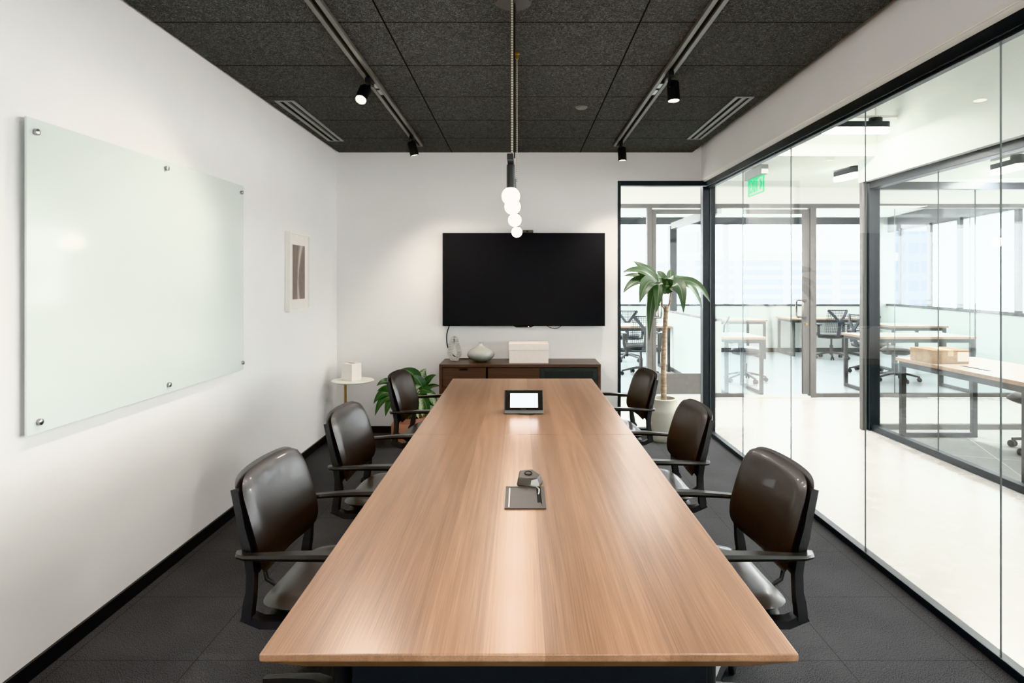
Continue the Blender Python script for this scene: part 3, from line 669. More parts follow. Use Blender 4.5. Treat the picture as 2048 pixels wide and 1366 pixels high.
# ---- linear corridor lights
def linear(p0, p1, zt, label, en, stem=None):
    p0, p1 = Vector(p0), Vector(p1); d = (p1 - p0); L = d.length; d.normalize(); c = (p0 + p1) / 2
    o = empty('linear_ceiling_light', c); q = d.to_track_quat('X', 'Z').to_matrix()
    h = .095
    def stad(w):
        n = 8; pts = []
        for i in range(n + 1): a = -PI / 2 + PI * i / n; pts.append((L / 2 - w + w * math.cos(a), w * math.sin(a)))
        for i in range(n + 1): a = PI / 2 + PI * i / n; pts.append((-L / 2 + w + w * math.cos(a), w * math.sin(a)))
        return pts
    def ext(w, z0, z1):
        b = B(); v0 = [b.bm.verts.new(c + q @ Vector((x, y, z0))) for x, y in stad(w)]; v1 = [b.bm.verts.new(c + q @ Vector((x, y, z1))) for x, y in stad(w)]
        b.face(v0[::-1]); b.face(v1); n = len(v0)
        for i in range(n): b.face([v0[i], v0[(i + 1) % n], v1[(i + 1) % n], v1[i]])
        return b
    ext(.045, .045, h).build('light_housing', M['frame_dark'], o, smooth=40, world=True)
    ext(.043, 0, .045).build('light_diffuser', M['linear'], o, smooth=40, world=True)
    cc = c + d * (L * .32)
    B().cyl((cc.x, cc.y, c.z + h), .055, .035, 20).build('mounting_box', M['frame_dark'], o, smooth=40, world=True)
    B().tube([(cc.x, cc.y, c.z + h + .03), (cc.x, cc.y, zt - .001)], .006, 8).build('stem', M['mount_white'], o, smooth=40, world=True)
    b = B().bar(c + Vector((0, 0, h + .05)) - d * L * .55, c + Vector((0, 0, h + .05)) + d * L * .6, .02, .02); b.build('mounting_channel', M['mount_white'], o, world=True)
    tag(o, label, 'ceiling light', 'linear lights beyond the glass wall')
    a = light('linear_glow', 'AREA', c - Vector((0, 0, .02)), en, (1, .97, .93), L, c - Vector((0, 0, 1)), sizey=.08)
    a.rotation_euler = (0, 0, math.atan2(d.y, d.x))
linear((2.58, 5.62, 2.745), (3.25, 5.62, 2.745), 3.12, 'glowing straight light hanging in the corridor, nearest the glass wall', 40)
linear((3.36, 6.80, 2.50), (3.42, 6.42, 2.50), 2.61, 'glowing straight light hanging beyond the end of the corridor wall', 28)
linear((4.53, 6.12, 2.455), (4.51, 5.72, 2.455), 2.61, 'glowing straight light hanging inside the office across the corridor', 40)
for loc, e in (((2.6, 2.5, 3.05), 12), ((2.6, 0.0, 3.05), 22), ((1.2, 7.0, 2.55), 16), ((5.5, 7.1, 2.55), 16), ((5.5, 3.0, 2.55), 25)):
    light('corridor_fill', 'AREA', loc, e, (1, .98, .95), .9, (loc[0], loc[1], 0), sizey=.3)  # bare area lamps added to brighten the corridors and right office
tag(B().lathe([(0, 0), (.055, 0), (.06, -.012), (.05, -.028), (0, -.03)], (2.86, 3.9, 3.1195), 24).build('smoke_detector', M['mount_white'], smooth=40), 'small white smoke detector on the corridor ceiling', 'smoke detector')

# ---- exit sign
es = empty('exit_sign', (2.37, 6.41, 2.61)); tag(es, 'green lit EXIT sign with an arrow hanging in the corridor', 'exit sign')
ey0, ey1, ez0, ez1 = 6.62, 6.21, 2.315, 2.485
B().box(2.335, 2.405, ey1 - .03, ey0 + .03, ez1, 2.575).build('sign_housing', M['vent'], es, bevel=.004, world=True)
B().box(2.31, 2.43, 6.36, 6.50, 2.585, 2.6095).box(2.355, 2.385, 6.40, 6.46, 2.57, 2.59).build('ceiling_mount', M['vent'], es, world=True)
B().box(2.366, 2.374, ey1, ey0, ez0, ez1).build('sign_plate', M['exit_plate'], es, world=True)
b = B(); f = .006
b.box(2.363, 2.377, ey1, ey0, ez0, ez0 + f).box(2.363, 2.377, ey1, ey0, ez1 - f, ez1).box(2.363, 2.377, ey1, ey1 + f, ez0, ez1).box(2.363, 2.377, ey0 - f, ey0, ez0, ez1)
b.build('sign_border', M['exit_green'], es, world=True)
def text_mesh(name, txt, size, ext, mat, parent, Mx):
    cu = bpy.data.curves.new(name + '_outline', 'FONT'); cu.body = txt; cu.size = size; cu.extrude = ext; cu.align_x = 'CENTER'; cu.align_y = 'CENTER'; cu.offset = .0004
    ob = bpy.data.objects.new(name + '_outline', cu); COL.objects.link(ob); bpy.context.view_layer.update()
    me = bpy.data.meshes.new_from_object(ob.evaluated_get(bpy.context.evaluated_depsgraph_get()))
    bpy.data.objects.remove(ob); bpy.data.curves.remove(cu)
    me.transform(Mx); me.materials.clear(); me.materials.append(mat); me.name = name
    o = bpy.data.objects.new(name, me); COL.objects.link(o); o.parent = parent; return o
# local text x -> world -y (reads from the meeting room), local y -> world z, local z -> -x
T = Matrix(((0, 0, -1, 0), (-1, 0, 0, 0), (0, 1, 0, 0), (0, 0, 0, 1)))
text_mesh('exit_lettering', 'EXIT', .19, .003, M['exit_green'], es, Matrix.Translation(Vector((2.362, 6.455, 2.400)) - Vector(es.location)) @ T @ Matrix.Diagonal((.62, 1, 1, 1)))
b = B()
for s_ in (-1, 1): b.bar((2.362, 6.25, 2.40), (2.362, 6.285, 2.40 + s_ * .05), .006, .014, up=(1, 0, 0))
b.build('direction_arrow', M['exit_green'], es, world=True)

# =====================================================================  things on the walls
gb = empty('glass_board', (-1.74, 3.1, 1.45)); tag(gb, 'white frosted glass writing board fixed to the left wall', 'whiteboard')
wxl = lambda y: XL(y)
b = B(); th0, th1 = .022, .030
cy = [(2.246, .885, 2.012), (3.985, .887, 2.030)]
b.hexa([(wxl(cy[0][0]) + th0, cy[0][0], cy[0][1]), (wxl(cy[0][0]) + th1, cy[0][0], cy[0][1]), (wxl(cy[1][0]) + th1, cy[1][0], cy[1][1]), (wxl(cy[1][0]) + th0, cy[1][0], cy[1][1]),
        (wxl(cy[0][0]) + th0, cy[0][0], cy[0][2]), (wxl(cy[0][0]) + th1, cy[0][0], cy[0][2]), (wxl(cy[1][0]) + th1, cy[1][0], cy[1][2]), (wxl(cy[1][0]) + th0, cy[1][0], cy[1][2])])
b.build('glass_sheet', M['board'], gb, world=True)
for y, z in ((2.285, 1.965), (3.12, 1.985), (3.95, 1.985), (2.30, .925), (3.14, .925), (3.965, .93)):
    B().lathe([(0, 0), (.009, 0), (.009, .03), (.0115, .031), (.0115, .041), (.009, .043), (0, .043)], (wxl(y) + .0005, y, z), 20, RY(PI / 2)).build('standoff', M['steel'], gb, smooth=40, world=True)
pf = empty('picture_frame', (-1.74, 4.98, 1.51)); tag(pf, 'white framed sepia abstract print on the left wall near the corner', 'picture')
y0, y1, z0, z1 = 4.755, 5.215, 1.212, 1.815; xw = XL(4.75); fo = .040; fw = .018
b = B().box(xw + .002, xw + fo, y0, y0 + fw, z0, z1).box(xw + .002, xw + fo, y1 - fw, y1, z0, z1).box(xw + .002, xw + fo, y0 + fw, y1 - fw, z0, z0 + fw).box(xw + .002, xw + fo, y0 + fw, y1 - fw, z1 - fw, z1)
b.build('frame', M['white_lacquer'], pf, world=True)
B().box(xw + .006, xw + .026, y0 + fw, y1 - fw, z0 + fw, z1 - fw).build('mount_board', M['white_paper'], pf, world=True)
B().box(xw + .026, xw + .028, 4.845, 5.115, 1.300, 1.718).build('print', M['art'], pf, world=True)

# ---- television
tvx0, tvx1, tvz0, tvz1, tvy = -.728, .799, 1.021, 1.895, 6.0
tv = empty('television', (.035, tvy, 1.458)); tag(tv, 'large blank black television on the end wall', 'television')
B().box(tvx0, tvx1, tvy, tvy + .045, tvz0, tvz1).build('casing', M['tvframe'], tv, bevel=.003, world=True)
B().box(tvx0 + .007, tvx1 - .007, tvy - .0012, tvy + .002, tvz0 + .010, tvz1 - .007).build('screen', M['tv'], tv, world=True)
B().box(-.30, .36, tvy + .045, YB - .001, 1.25, 1.65).build('wall_bracket', M['black'], tv, world=True)
b = B().hexa([(-.07, tvy - .002, 1.007), (.125, tvy - .002, 1.007), (.125, tvy + .02, 1.007), (-.07, tvy + .02, 1.007), (-.095, tvy - .002, 1.021), (.15, tvy - .002, 1.021), (.15, tvy + .02, 1.021), (-.095, tvy + .02, 1.021)])
b = B(); b.hexa([(-.035, tvy - .002, 1.008), (.105, tvy - .002, 1.008), (.105, tvy + .02, 1.008), (-.035, tvy + .02, 1.008), (-.06, tvy - .002, 1.021), (.13, tvy - .002, 1.021), (.13, tvy + .02, 1.021), (-.06, tvy + .02, 1.021)])
ir = b.build('sensor_bar', M['tvframe'], tv, world=True)
B().box(.076, .084, tvy - .004, tvy - .0015, 1.0115, 1.0175).build('standby_light', M['led'], ir).data.transform(Matrix.Translation(-Vector(tv.location)))
wc = empty('webcam', (.075, 5.99, tvz1)); tag(wc, 'small grey camera sitting on top of the television', 'webcam')
B().box(.025, .125, tvy - .005, tvy + .03, tvz1 + .0005, tvz1 + .028).build('body', M['device'], wc, bevel=.003, world=True)
B().cyl((.068, tvy - .005, tvz1 + .0145), .008, .004, 16, RX(PI / 2)).build('lens', M['gap'], wc, smooth=40, world=True)
def cable(pts, r, mat, label, name='cable', n=6):
    P_ = [Vector(p) for p in pts]; out = []
    for i in range(len(P_) - 1):
        p0, p1, p2, p3 = P_[max(i - 1, 0)], P_[i], P_[i + 1], P_[min(i + 2, len(P_) - 1)]
        for j in range(n):
            t = j / n; out.append(0.5 * ((2 * p1) + (p2 - p0) * t + (2 * p0 - 5 * p1 + 4 * p2 - p3) * t * t + (3 * p1 - p0 - 3 * p2 + p3) * t ** 3))
    out.append(P_[-1])
    o = B().tube(out, r, 8).build(name, mat, smooth=60)
    if label: tag(o, label, 'cable')
    return o
cable([P(899, 650, 6.065), P(893.5, 670, 6.06), P(895, 692, 6.06), P(903, 707, 6.05), P(915, 716.0, 6.03), (-.54, 6.02, .7125), (-.44, 6.03, .7125), (-.36, 6.06, .7125)], .005, M['rubber'], 'black cable drooping from the television to the sideboard', n=8)
cable([P(1090, 648, 6.065), P(1098, 654, 6.06), P(1111, 657.5, 6.06), P(1122, 652, 6.06), P(1124, 648, 6.065)], .003, M['rubber'], 'thin grey cable loop hanging under the television', name='power_cord')

# ---- sideboard
sb = empty('sideboard', (0, 5.86, 0)); tag(sb, 'dark walnut sideboard with a perforated door under the television', 'sideboard')
sx0, sx1, sy0, sy1, sz = -.715, .715, 5.64, 6.073, .706
B().box(sx0, sx1, sy0, sy1, sz - .027, sz).build('top', M['walnut'], sb, bevel=.002, world=True)
b = B().box(sx0, sx0 + .026, sy0 + .006, sy1, .12, sz - .027).box(sx1 - .026, sx1, sy0 + .006, sy1, .12, sz - .027).box(sx0 + .026, sx1 - .026, sy0 + .03, sy1, .12, .145).box(sx0 + .026, sx1 - .026, sy1 - .015, sy1, .145, sz - .027)
b.build('carcass', M['walnut'], sb, bevel=.001, world=True)
B().box(sx0 + .026, sx1 - .026, sy0 + .05, sy0 + .06, .145, sz - .027).build('inner_shadow', M['gap'], sb, world=True)
for k, (za, zb_) in enumerate(((.512, .674), (.332, .507), (.148, .327))):
    dr = B().box(sx0 + .029, -.302, sy0 + .008, sy0 + .028, za, zb_).build('drawer', M['walnut'], sb, bevel=.001, world=True)
    pl_ = B().box(-.535, -.462, sy0 - .006, sy0 + .008, zb_ - .012, zb_ - .006).box(-.535, -.462, sy0 - .006, sy0 - .003, zb_ - .022, zb_ - .006).build('pull', M['black'], dr); pl_.data.transform(Matrix.Translation(-Vector(sb.location)))
B().box(-.284, .174, sy0 + .008, sy0 + .028, .148, .672).build('door', M['walnut'], sb, bevel=.001, world=True)
dm = B().box(.178, .218, sy0 + .006, sy0 + .026, .148, .674).box(.645, .686, sy0 + .006, sy0 + .026, .148, .674).box(.218, .645, sy0 + .006, sy0 + .026, .645, .674).box(.218, .645, sy0 + .006, sy0 + .026, .148, .19).build('door', M['meshdoor'], sb, bevel=.001, world=True)
pp = B().box(.218, .645, sy0 + .012, sy0 + .018, .19, .645).build('perforated_panel', M['perf'], dm); pp.data.transform(Matrix.Translation(-Vector(sb.location)))
for x in (sx0 + .05, sx1 - .05):
    for y in (sy0 + .06, sy1 - .06): B().box(x - .02, x + .02, y - .02, y + .02, 0, .12).build('leg', M['black'], sb, world=True)

# things on the sideboard
vc = Vector((-.358, 5.84, sz + .0005))
prof = [(0, 0), (.045, 0), (.05, .004), (.088, .018), (.115, .04), (.126, .064), (.120, .088), (.095, .112), (.062, .128), (.036, .140), (.022, .150), (.016, .160), (.015, .172), (.018, .178), (.013, .178), (.011, .165), (0, .163)]
tag(B().lathe(prof, (0, 0, 0), 40).build('vase', M['glaze'], smooth=50), 'squat round grey crackle glazed vase on the sideboard', 'vase').location = vc
b = B()
lp = []
oc = Vector((px2x(909, 5.85), 5.85, sz + .0005))
outline = [(-.020, .012), (-.046, .062), (-.040, .092), (-.022, .160), (-.012, .195), (0, .203), (.012, .195), (.022, .160), (.040, .092), (.046, .062), (.020, .012)]
b.sweep([(x, 0, z) for x, z in outline], [(-.020, -.011), (.020, -.011), (.022, 0), (.020, .011), (-.020, .011), (-.022, 0)], up=(0, 1, 0), closed=True)
tag(b.build('sculpture', M['streak'], smooth=40), 'streaked grey open teardrop ornament on the left end of the sideboard', 'ornament').location = oc + Vector((0, 0, .011))
cb = empty('storage_box', (.075, 5.80, sz)); tag(cb, 'pale cream lidded storage box on the sideboard', 'box')
bx0, bx1, by0 = px2x(1017.5, 5.71), px2x(1097.5, 5.71), 5.71
B().box(bx0 + .003, bx1 - .003, by0 + .003, by0 + .24, sz + .0005, sz + .150).build('body', M['cream_box'], cb, bevel=.002, world=True)
B().box(bx0, bx1, by0, by0 + .243, sz + .115, sz + .176).build('lid', M['cream_box'], cb, bevel=.003, world=True)

# ---- side table and cube
st = empty('side_table', (-1.505, 5.75, 0)); tag(st, 'small round white side table with brass stem in the corner', 'side table')
B().lathe([(0, .535), (.17, .535), (.187, .543), (.188, .549), (.184, .553), (0, .553)], (-1.505, 5.75, 0), 48).build('top', M['white_lacquer'], st, smooth=30, world=True)
B().tube([(-1.565, 5.72, .012), (-1.565, 5.72, .536)], .0115, 14).build('stem', M['brass'], st, smooth=50, world=True)
B().lathe([(0, 0), (.14, 0), (.14, .008), (.13, .013), (0, .013)], (-1.53, 5.73, 0), 40).build('base', M['brass'], st, smooth=30, world=True)
tb = empty('tissue_box', (-1.515, 5.74, .5535), math.radians(-28)); tag(tb, 'plain white cube box on the round side table', 'box')
B().box(-.062, .062, -.062, .062, 0, .152).build('box', M['white_paper'], tb, bevel=.002)
B().box(-.035, .035, -.014, .014, .1515, .1535).build('slot', M['terracotta'], tb)

# =====================================================================  conference table
TX0, TX1, TY0, TY1, TZ, TS = -.482, .515, 1.178, 4.580, .740, 2.887
ct = empty('conference_table', ((TX0 + TX1) / 2, 2.88, 0)); tag(ct, 'long light oak conference table with a chamfered edge in the middle of the room', 'table')
def slab(y0, y1, b0, b1):
    t1, t2, ins = .014, .062, .066
    ya, yb = y0 + (ins if b0 else 0), y1 - (ins if b1 else 0)
    b = B(); v = lambda x, y, z: b.bm.verts.new((x, y, z))
    top = [v(TX0, y0, TZ), v(TX1, y0, TZ), v(TX1, y1, TZ), v(TX0, y1, TZ)]
    mid = [v(TX0, y0, TZ - t1), v(TX1, y0, TZ - t1), v(TX1, y1, TZ - t1), v(TX0, y1, TZ - t1)]
    bot = [v(TX0 + ins, ya, TZ - t2), v(TX1 - ins, ya, TZ - t2), v(TX1 - ins, yb, TZ - t2), v(TX0 + ins, yb, TZ - t2)]
    b.face(top); b.face(bot[::-1])
    for r0, r1 in ((mid, top), (bot, mid)):
        for i in range(4): b.face([r0[i], r0[(i + 1) % 4], r1[(i + 1) % 4], r1[i]])
    return b
slab(TY0, TS - .001, True, False).build('tabletop', M['table'], ct, bevel=.003, world=True)
slab(TS + .001, TY1, False, True).build('tabletop', M['table'], ct, bevel=.003, world=True)
for (x0, x1, y, th) in ((-.395, .440, 1.50, .05), (-.20, .23, 2.86, .05), (-.22, .25, 4.46, .05)):
    B().box(x0, x1, y, y + th, 0, .678).build('base_panel', M['black'], ct, bevel=.003, world=True)
B().box(-.16, -.12, 1.55, 4.46, .12, .678).box(.15, .19, 1.55, 4.46, .12, .678).build('cable_trough', M['black'], ct, world=True)
# power box in the table
pb = empty('table_power_box', (.016, 2.035, TZ)); tag(pb, 'bronze grey flip lid power box set in the tabletop', 'power box')
qx0, qx1, qy0, qy1, z = -.047, .079, 1.931, 2.139, TZ + .0008
B().box(qx0, qx1, qy0, qy0 + .010, z, z + .0035).box(qx0, qx1, qy1 - .010, qy1, z, z + .0035).box(qx0, qx0 + .011, qy0 + .01, qy1 - .01, z, z + .0035).box(qx1 - .011, qx1, qy0 + .01, qy1 - .01, z, z + .0035).build('surround', M['device'], pb, world=True)
B().box(qx0 + .015, qx1 - .025, qy0 + .011, qy1 - .011, z, z + .0030).box(qx1 - .025, qx1 - .014, qy0 + .011, qy0 + .05, z, z + .0030).build('lid', M['device'], pb, world=True)
B().box(qx0 + .011, qx0 + .015, qy0 + .01, qy1 - .01, z, z + .0022).build('hinge_strip', M['steel'], pb, world=True)
B().box(qx1 - .025, qx1 - .011, qy0 + .05, qy1 - .01, z, z + .0008).build('cable_opening', M['gap'], pb, world=True)
# microphone puck
mp_ = empty('microphone_puck', (.028, 2.19, TZ)); tag(mp_, 'grey pentagonal microphone unit sitting at the power box edge', 'microphone')
b = B(); ol = [(-.040, -.038), (-.005, -.052), (.036, -.045), (.052, -.005), (.018, .045), (-.034, .030)]
vb = [b.bm.verts.new((x, y, .001)) for x, y in ol]; vt_ = [b.bm.verts.new((x * .86, y * .86 + .004, .027 + (.008 if y > 0 else 0))) for x, y in ol]
b.face(vb[::-1]); b.face(vt_)
for i in range(6): b.face([vb[i], vb[(i + 1) % 6], vt_[(i + 1) % 6], vt_[i]])
b.build('body', M['device'], mp_, bevel=.005, seg=3)
b = B().tube([(.012 * math.cos(a * PI / 12) - .0, .012 * math.sin(a * PI / 12), .0333 + .0028 * math.sin(a * PI / 12)) for a in range(24)], .0016, 6, closed=True)
b.build('button_ring', M['gap'], mp_, smooth=60)
b = B(); b.quad((.007, -.053, .004), (.038, -.047, .004), (.031, -.041, .026), (.010, -.046, .022)); b.build('side_face', M['device_light'], mp_)
B().tube([(.004, -.050, .006), (.012, -.064, .008), (.026, -.082, .012), (.034, -.103, .011), (.033, -.120, .006), (.030, -.130, .002)], .0025, 8).build('cable', M['steel'], mp_, smooth=60)
# touch panel
tp = empty('touch_panel', (0, 3.34, TZ)); tag(tp, 'black angled touch panel with a blank lit white screen on the table', 'touch panel')
tw = .1035; cxp = (1047.5 - VX) * 3.34 / FL
tp.location.x = cxp
b = B(); pr = [(-.012, .001), (.005, .001), (.105, .001), (.105, .02), (.062, .117), (.048, .119), (-.012, .012)]
va = [b.bm.verts.new((-tw, y, z)) for y, z in pr]; vb = [b.bm.verts.new((tw, y, z)) for y, z in pr]; b.face(va[::-1]); b.face(vb)
for i in range(len(pr)): k2 = (i + 1) % len(pr); b.face([va[i], va[k2], vb[k2], vb[i]])
b.build('casing', M['silver'], tp, bevel=.004)
fa = Vector((0, -.012, .012)); fb = Vector((0, .048, .119)); fd = (fb - fa); fl = fd.length; fd.normalize(); fn = Vector((0, -fd.z, fd.y))
def facequad(x0, x1, s0, s1, lift, mat, name, parent=tp):
    q = [fa + Vector((x0, 0, 0)) + fd * s0 + fn * lift, fa + Vector((x1, 0, 0)) + fd * s0 + fn * lift, fa + Vector((x1, 0, 0)) + fd * s1 + fn * lift, fa + Vector((x0, 0, 0)) + fd * s1 + fn * lift]
    b = B(); k = [v - fn * .0016 for v in q]; b.hexa([k[0], k[1], q[1], q[0], k[3], k[2], q[2], q[3]]); return b.build(name, M[mat], parent)
facequad(-tw + .006, tw - .004, .010, fl - .004, .0018, 'tvframe', 'bezel')
facequad(-.071, .074, .024, fl - .022, .0026, 'screen', 'screen')
facequad(-.015, .013, .014, .017, .0026, 'silver', 'logo_bar')  # plain bar in place of the small logo lettering
B().tube([(-.03, -.016, .004), (-.01, -.028, .004), (.02, -.032, .003), (.045, -.026, .003), (.06, -.013, .004)], .0022, 6).build('cable', M['rubber'], tp, smooth=60)

# =====================================================================  conference chairs
def make_chair():
    root = empty('conference_chair')
    # back profile: side view of the upright (x, z)
    XP = lambda z: -.205 - .02 + (.030 if z < .66 else .030 - (z - .66) * .42) - max(0, .58 - z) * .0 if z > .52 else -.195 - (.52 - z) * .35
    def prof(z):
        pts = [(.435, -.200), (.47, -.198), (.52, -.190), (.58, -.188), (.65, -.199), (.75, -.228), (.86, -.266)]
        for (z0, x0), (z1, x1) in zip(pts, pts[1:]):
            if z <= z1: return x0 + (x1 - x0) * (z - z0) / (z1 - z0)
        return pts[-1][1] + (z - .86) * -.38
    def wback(p):
        y, v = p.y, p.z
        z = .703 + v
        k = 1 - .05 * max(0, v / .15) ** 2 * (1 if v > 0 else 0)
        y2 = y * k
        z2 = z - .006 * (abs(y) / .22) ** 2.2 * (1 if v > 0 else 0) * (v / .15)
        x = prof(z) + .026 + p.x - .022 * (1 - (y / .22) ** 2)
        return (x, y2, z2)
    B().pillow(.020, .230, .147, wback, 6, 20).build('backrest', M['leather'], root, smooth=60)
    def wshell(p):
        q = wback(Vector((p.x, p.y, p.z))); return (q[0] - .020, q[1], q[2] + .001)
    B().pillow(.013, .229, .147, wshell, 8, 20).build('back_shell', M['plastic'], root, smooth=60)
    for s in (-1, 1):
        pts = []
        for i in range(15):
            z = .44 + (.818 - .44) * i / 14
            pts.append((prof(z) - .006 + .012 * max(0, (z - .70) / .15), s * (.219 - .013 * max(0, (z - .70) / .15) ** 2), z))
        B().sweep(pts, [(-.013, -.012), (.013, -.012), (.014, 0), (.013, .013), (-.013, .013), (-.014, 0)], up=(1, 0, 0), scale=[1.15 if i < 3 else 1.0 if i < 10 else .85 for i in range(15)]).build('back_upright', M['plastic'], root, smooth=50)
    def wseat(p):
        # local pillow: thickness along x -> vertical
        yy, xx = p.y, p.z
        z = .462 + p.x - .02 * max(0, (xx - .10) / .13) ** 2 + .010 * (abs(yy) / .23) ** 2
        return (.025 + xx, yy * (1.0 - .05 * (xx < 0) * (-xx / .22)), z)
    B().pillow(.026, .232, .222, wseat, 5, 16).build('seat', M['leather'], root, smooth=60)
    b = B().pillow(.014, .215, .205, lambda p: (.025 + p.z, p.y, .428 + p.x), 5, 10)
    for s in (-1, 1): b.sweep([(-.222, s * .215, .452), (-.17, s * .205, .425), (-.05, s * .19, .418)], [(-.02, -.012), (.02, -.012), (.02, .012), (-.02, .012)], up=(0, 0, 1))
    b.tube([(-.10, 0, .425), (-.20, 0, .425), (-.25, 0, .455), (-.260, 0, .50)], .007, 8)
    b.build('seat_pan', M['plastic'], root, smooth=50)
    for s in (-1, 1):
        A = []
        A += [(-.222, s * .228, .640), (-.212, s * .252, .640), (-.19, s * .262, .641), (-.13, s * .268, .645), (-.05, s * .272, .650), (.04, s * .274, .653), (.12, s * .274, .652), (.17, s * .272, .640), (.195, s * .268, .610), (.195, s * .262, .56), (.175, s * .252, .49), (.14, s * .235, .44), (.09, s * .20, .422)]
        B().sweep(A, [(-.012, -.007), (.012, -.007), (.016, 0), (.012, .007), (-.012, .007), (-.016, 0)], up=(0, 0, 1), scale=[.9, 1, 1, 1.1, 1.3, 1.4, 1.4, 1.2, 1, 1, 1, 1, 1]).build('armrest', M['plastic_arm'], root, smooth=50)
    B().lathe([(0, .085), (.030, .085), (.030, .25), (.020, .255), (.020, .40), (.05, .405), (.05, .42), (0, .42)], (0, 0, 0), 20).build('gas_column', M['plastic'], root, smooth=40)
    B().superq(.010, .020, .022, 1, 1, lambda p: (-.262 + p.x, p.y, .505 + p.z), 16, 8).build('tilt_lever', M['lever'], root, smooth=60)
    for k in range(5):
        a = 2 * PI * k / 5 + .35; d = Vector((math.cos(a), math.sin(a), 0))
        lg = B().sweep([d * .02 + UP * .105, d * .10 + UP * .112, d * .22 + UP * .092, d * .305 + UP * .072], [(-.024, -.016), (.024, -.016), (.018, .012), (0, .017), (-.018, .012)], up=(0, 0, 1), scale=[1.1, 1.05, .85, .68]).build('base_leg', M['plastic'], root, smooth=50)
        t = Vector((-d.y, d.x, 0)); b = B(); c = d * .300
        for s in (-1, 1):
            R = t.to_track_quat('Z', 'Y').to_matrix()
            b.lathe([(0, 0), (.024, 0), (.028, .004), (.028, .016), (.024, .02), (0, .02)], c + UP * .0285 + t * (s * .016 - .01), 18, R)
        b.cyl(c + UP * .03, .007, .05, 10)
        b.obox(c + UP * .05 + d * .004, (.034, .050, .010), RZ(a))
        b.build('caster', M['rubber'], lg, smooth=40)
    return root
proto = make_chair()
chairs = [(-.58, 2.08, -3.0, 'dark brown leather chair on the left of the table, nearest the viewer'),
          (-.573, 2.95, -3.6, 'dark brown leather chair on the left of the table, second from the near end'),
          (-.545, 4.11, -4.5, 'dark brown leather chair on the left of the table, in front of the leafy plant'),
          (.607, 2.08, 183.0, 'dark leather chair on the glass side of the table, nearest the viewer'),
          (.594, 3.03, 181.5, 'dark leather chair on the glass side of the table, second from the near end'),
          (.593, 4.19, 184.0, 'dark leather chair on the glass side of the table, beside the grey plant pot')]
for i, (x, y, a, lab) in enumerate(chairs):
    o = proto if i == 0 else copy_tree(proto)
    o.location = (x, y, 0); o.rotation_euler = (0, 0, math.radians(a))
    tag(o, lab, 'chair', 'conference chairs around the table')

# =====================================================================  plants
def pot_prof(r, h, neck): return [(0, 0), (r * .90, 0), (r * .97, .012), (r, .05), (r, h * .68), (r * .97, h * .74), (neck, h * .83), (neck, h * .985), (neck - .006, h), (neck - .022, h), (neck - .026, h * .93), (neck - .03, h * .86), (0, h * .86)]
dp = empty('dracaena_plant', (1.308, 5.82, 0)); tag(dp, 'tall corn plant with bare cane trunk in a grey pot by the glass', 'potted plant')
hp = .378
B().lathe(pot_prof(.148, hp, .125), (0, 0, 0), 48).build('pot', M['stoneware'], dp, smooth=35)
B().lathe([(0, hp * .88), (.10, hp * .875)], (0, 0, 0), 24).build('soil', M['soil'], dp)
PY = 5.82
tr = [P(1327.5, 800, PY), P(1327, 760, PY), P(1327, 720, PY), P(1328.5, 680, PY), P(1331, 640, PY), P(1332.5, 612, PY)]
tr[0].z = hp * .86
n_ = 24; pts = []
for i in range(n_ + 1):
    t = i / n_ * (len(tr) - 1); k = min(int(t), len(tr) - 2); pts.append(tr[k].lerp(tr[k + 1], t - k))
rad = [.0265 - .006 * i / n_ + .0012 * math.sin(i * 2.3) for i in range(n_ + 1)]
B().tube(pts, .025, 16, rad).build('trunk', M['bark'], dp, smooth=60, world=True)
b = B()
c1, c2 = P(1316, 574, PY - .02), P(1344, 572, PY + .02)
b.tube([P(1330, 618, PY), P(1324, 612, PY - .03), P(1324, 590, PY - .03), c1], .009, 8, [.010, .009, .008, .010])
b.tube([P(1334, 618, PY), P(1340, 606, PY + .01), P(1341, 590, PY + .01), c2], .009, 8, [.011, .010, .008, .010])
b.build('branch', M['bark'], dp, smooth=60, world=True)
b = B(); NV = (0, -.75, .65)
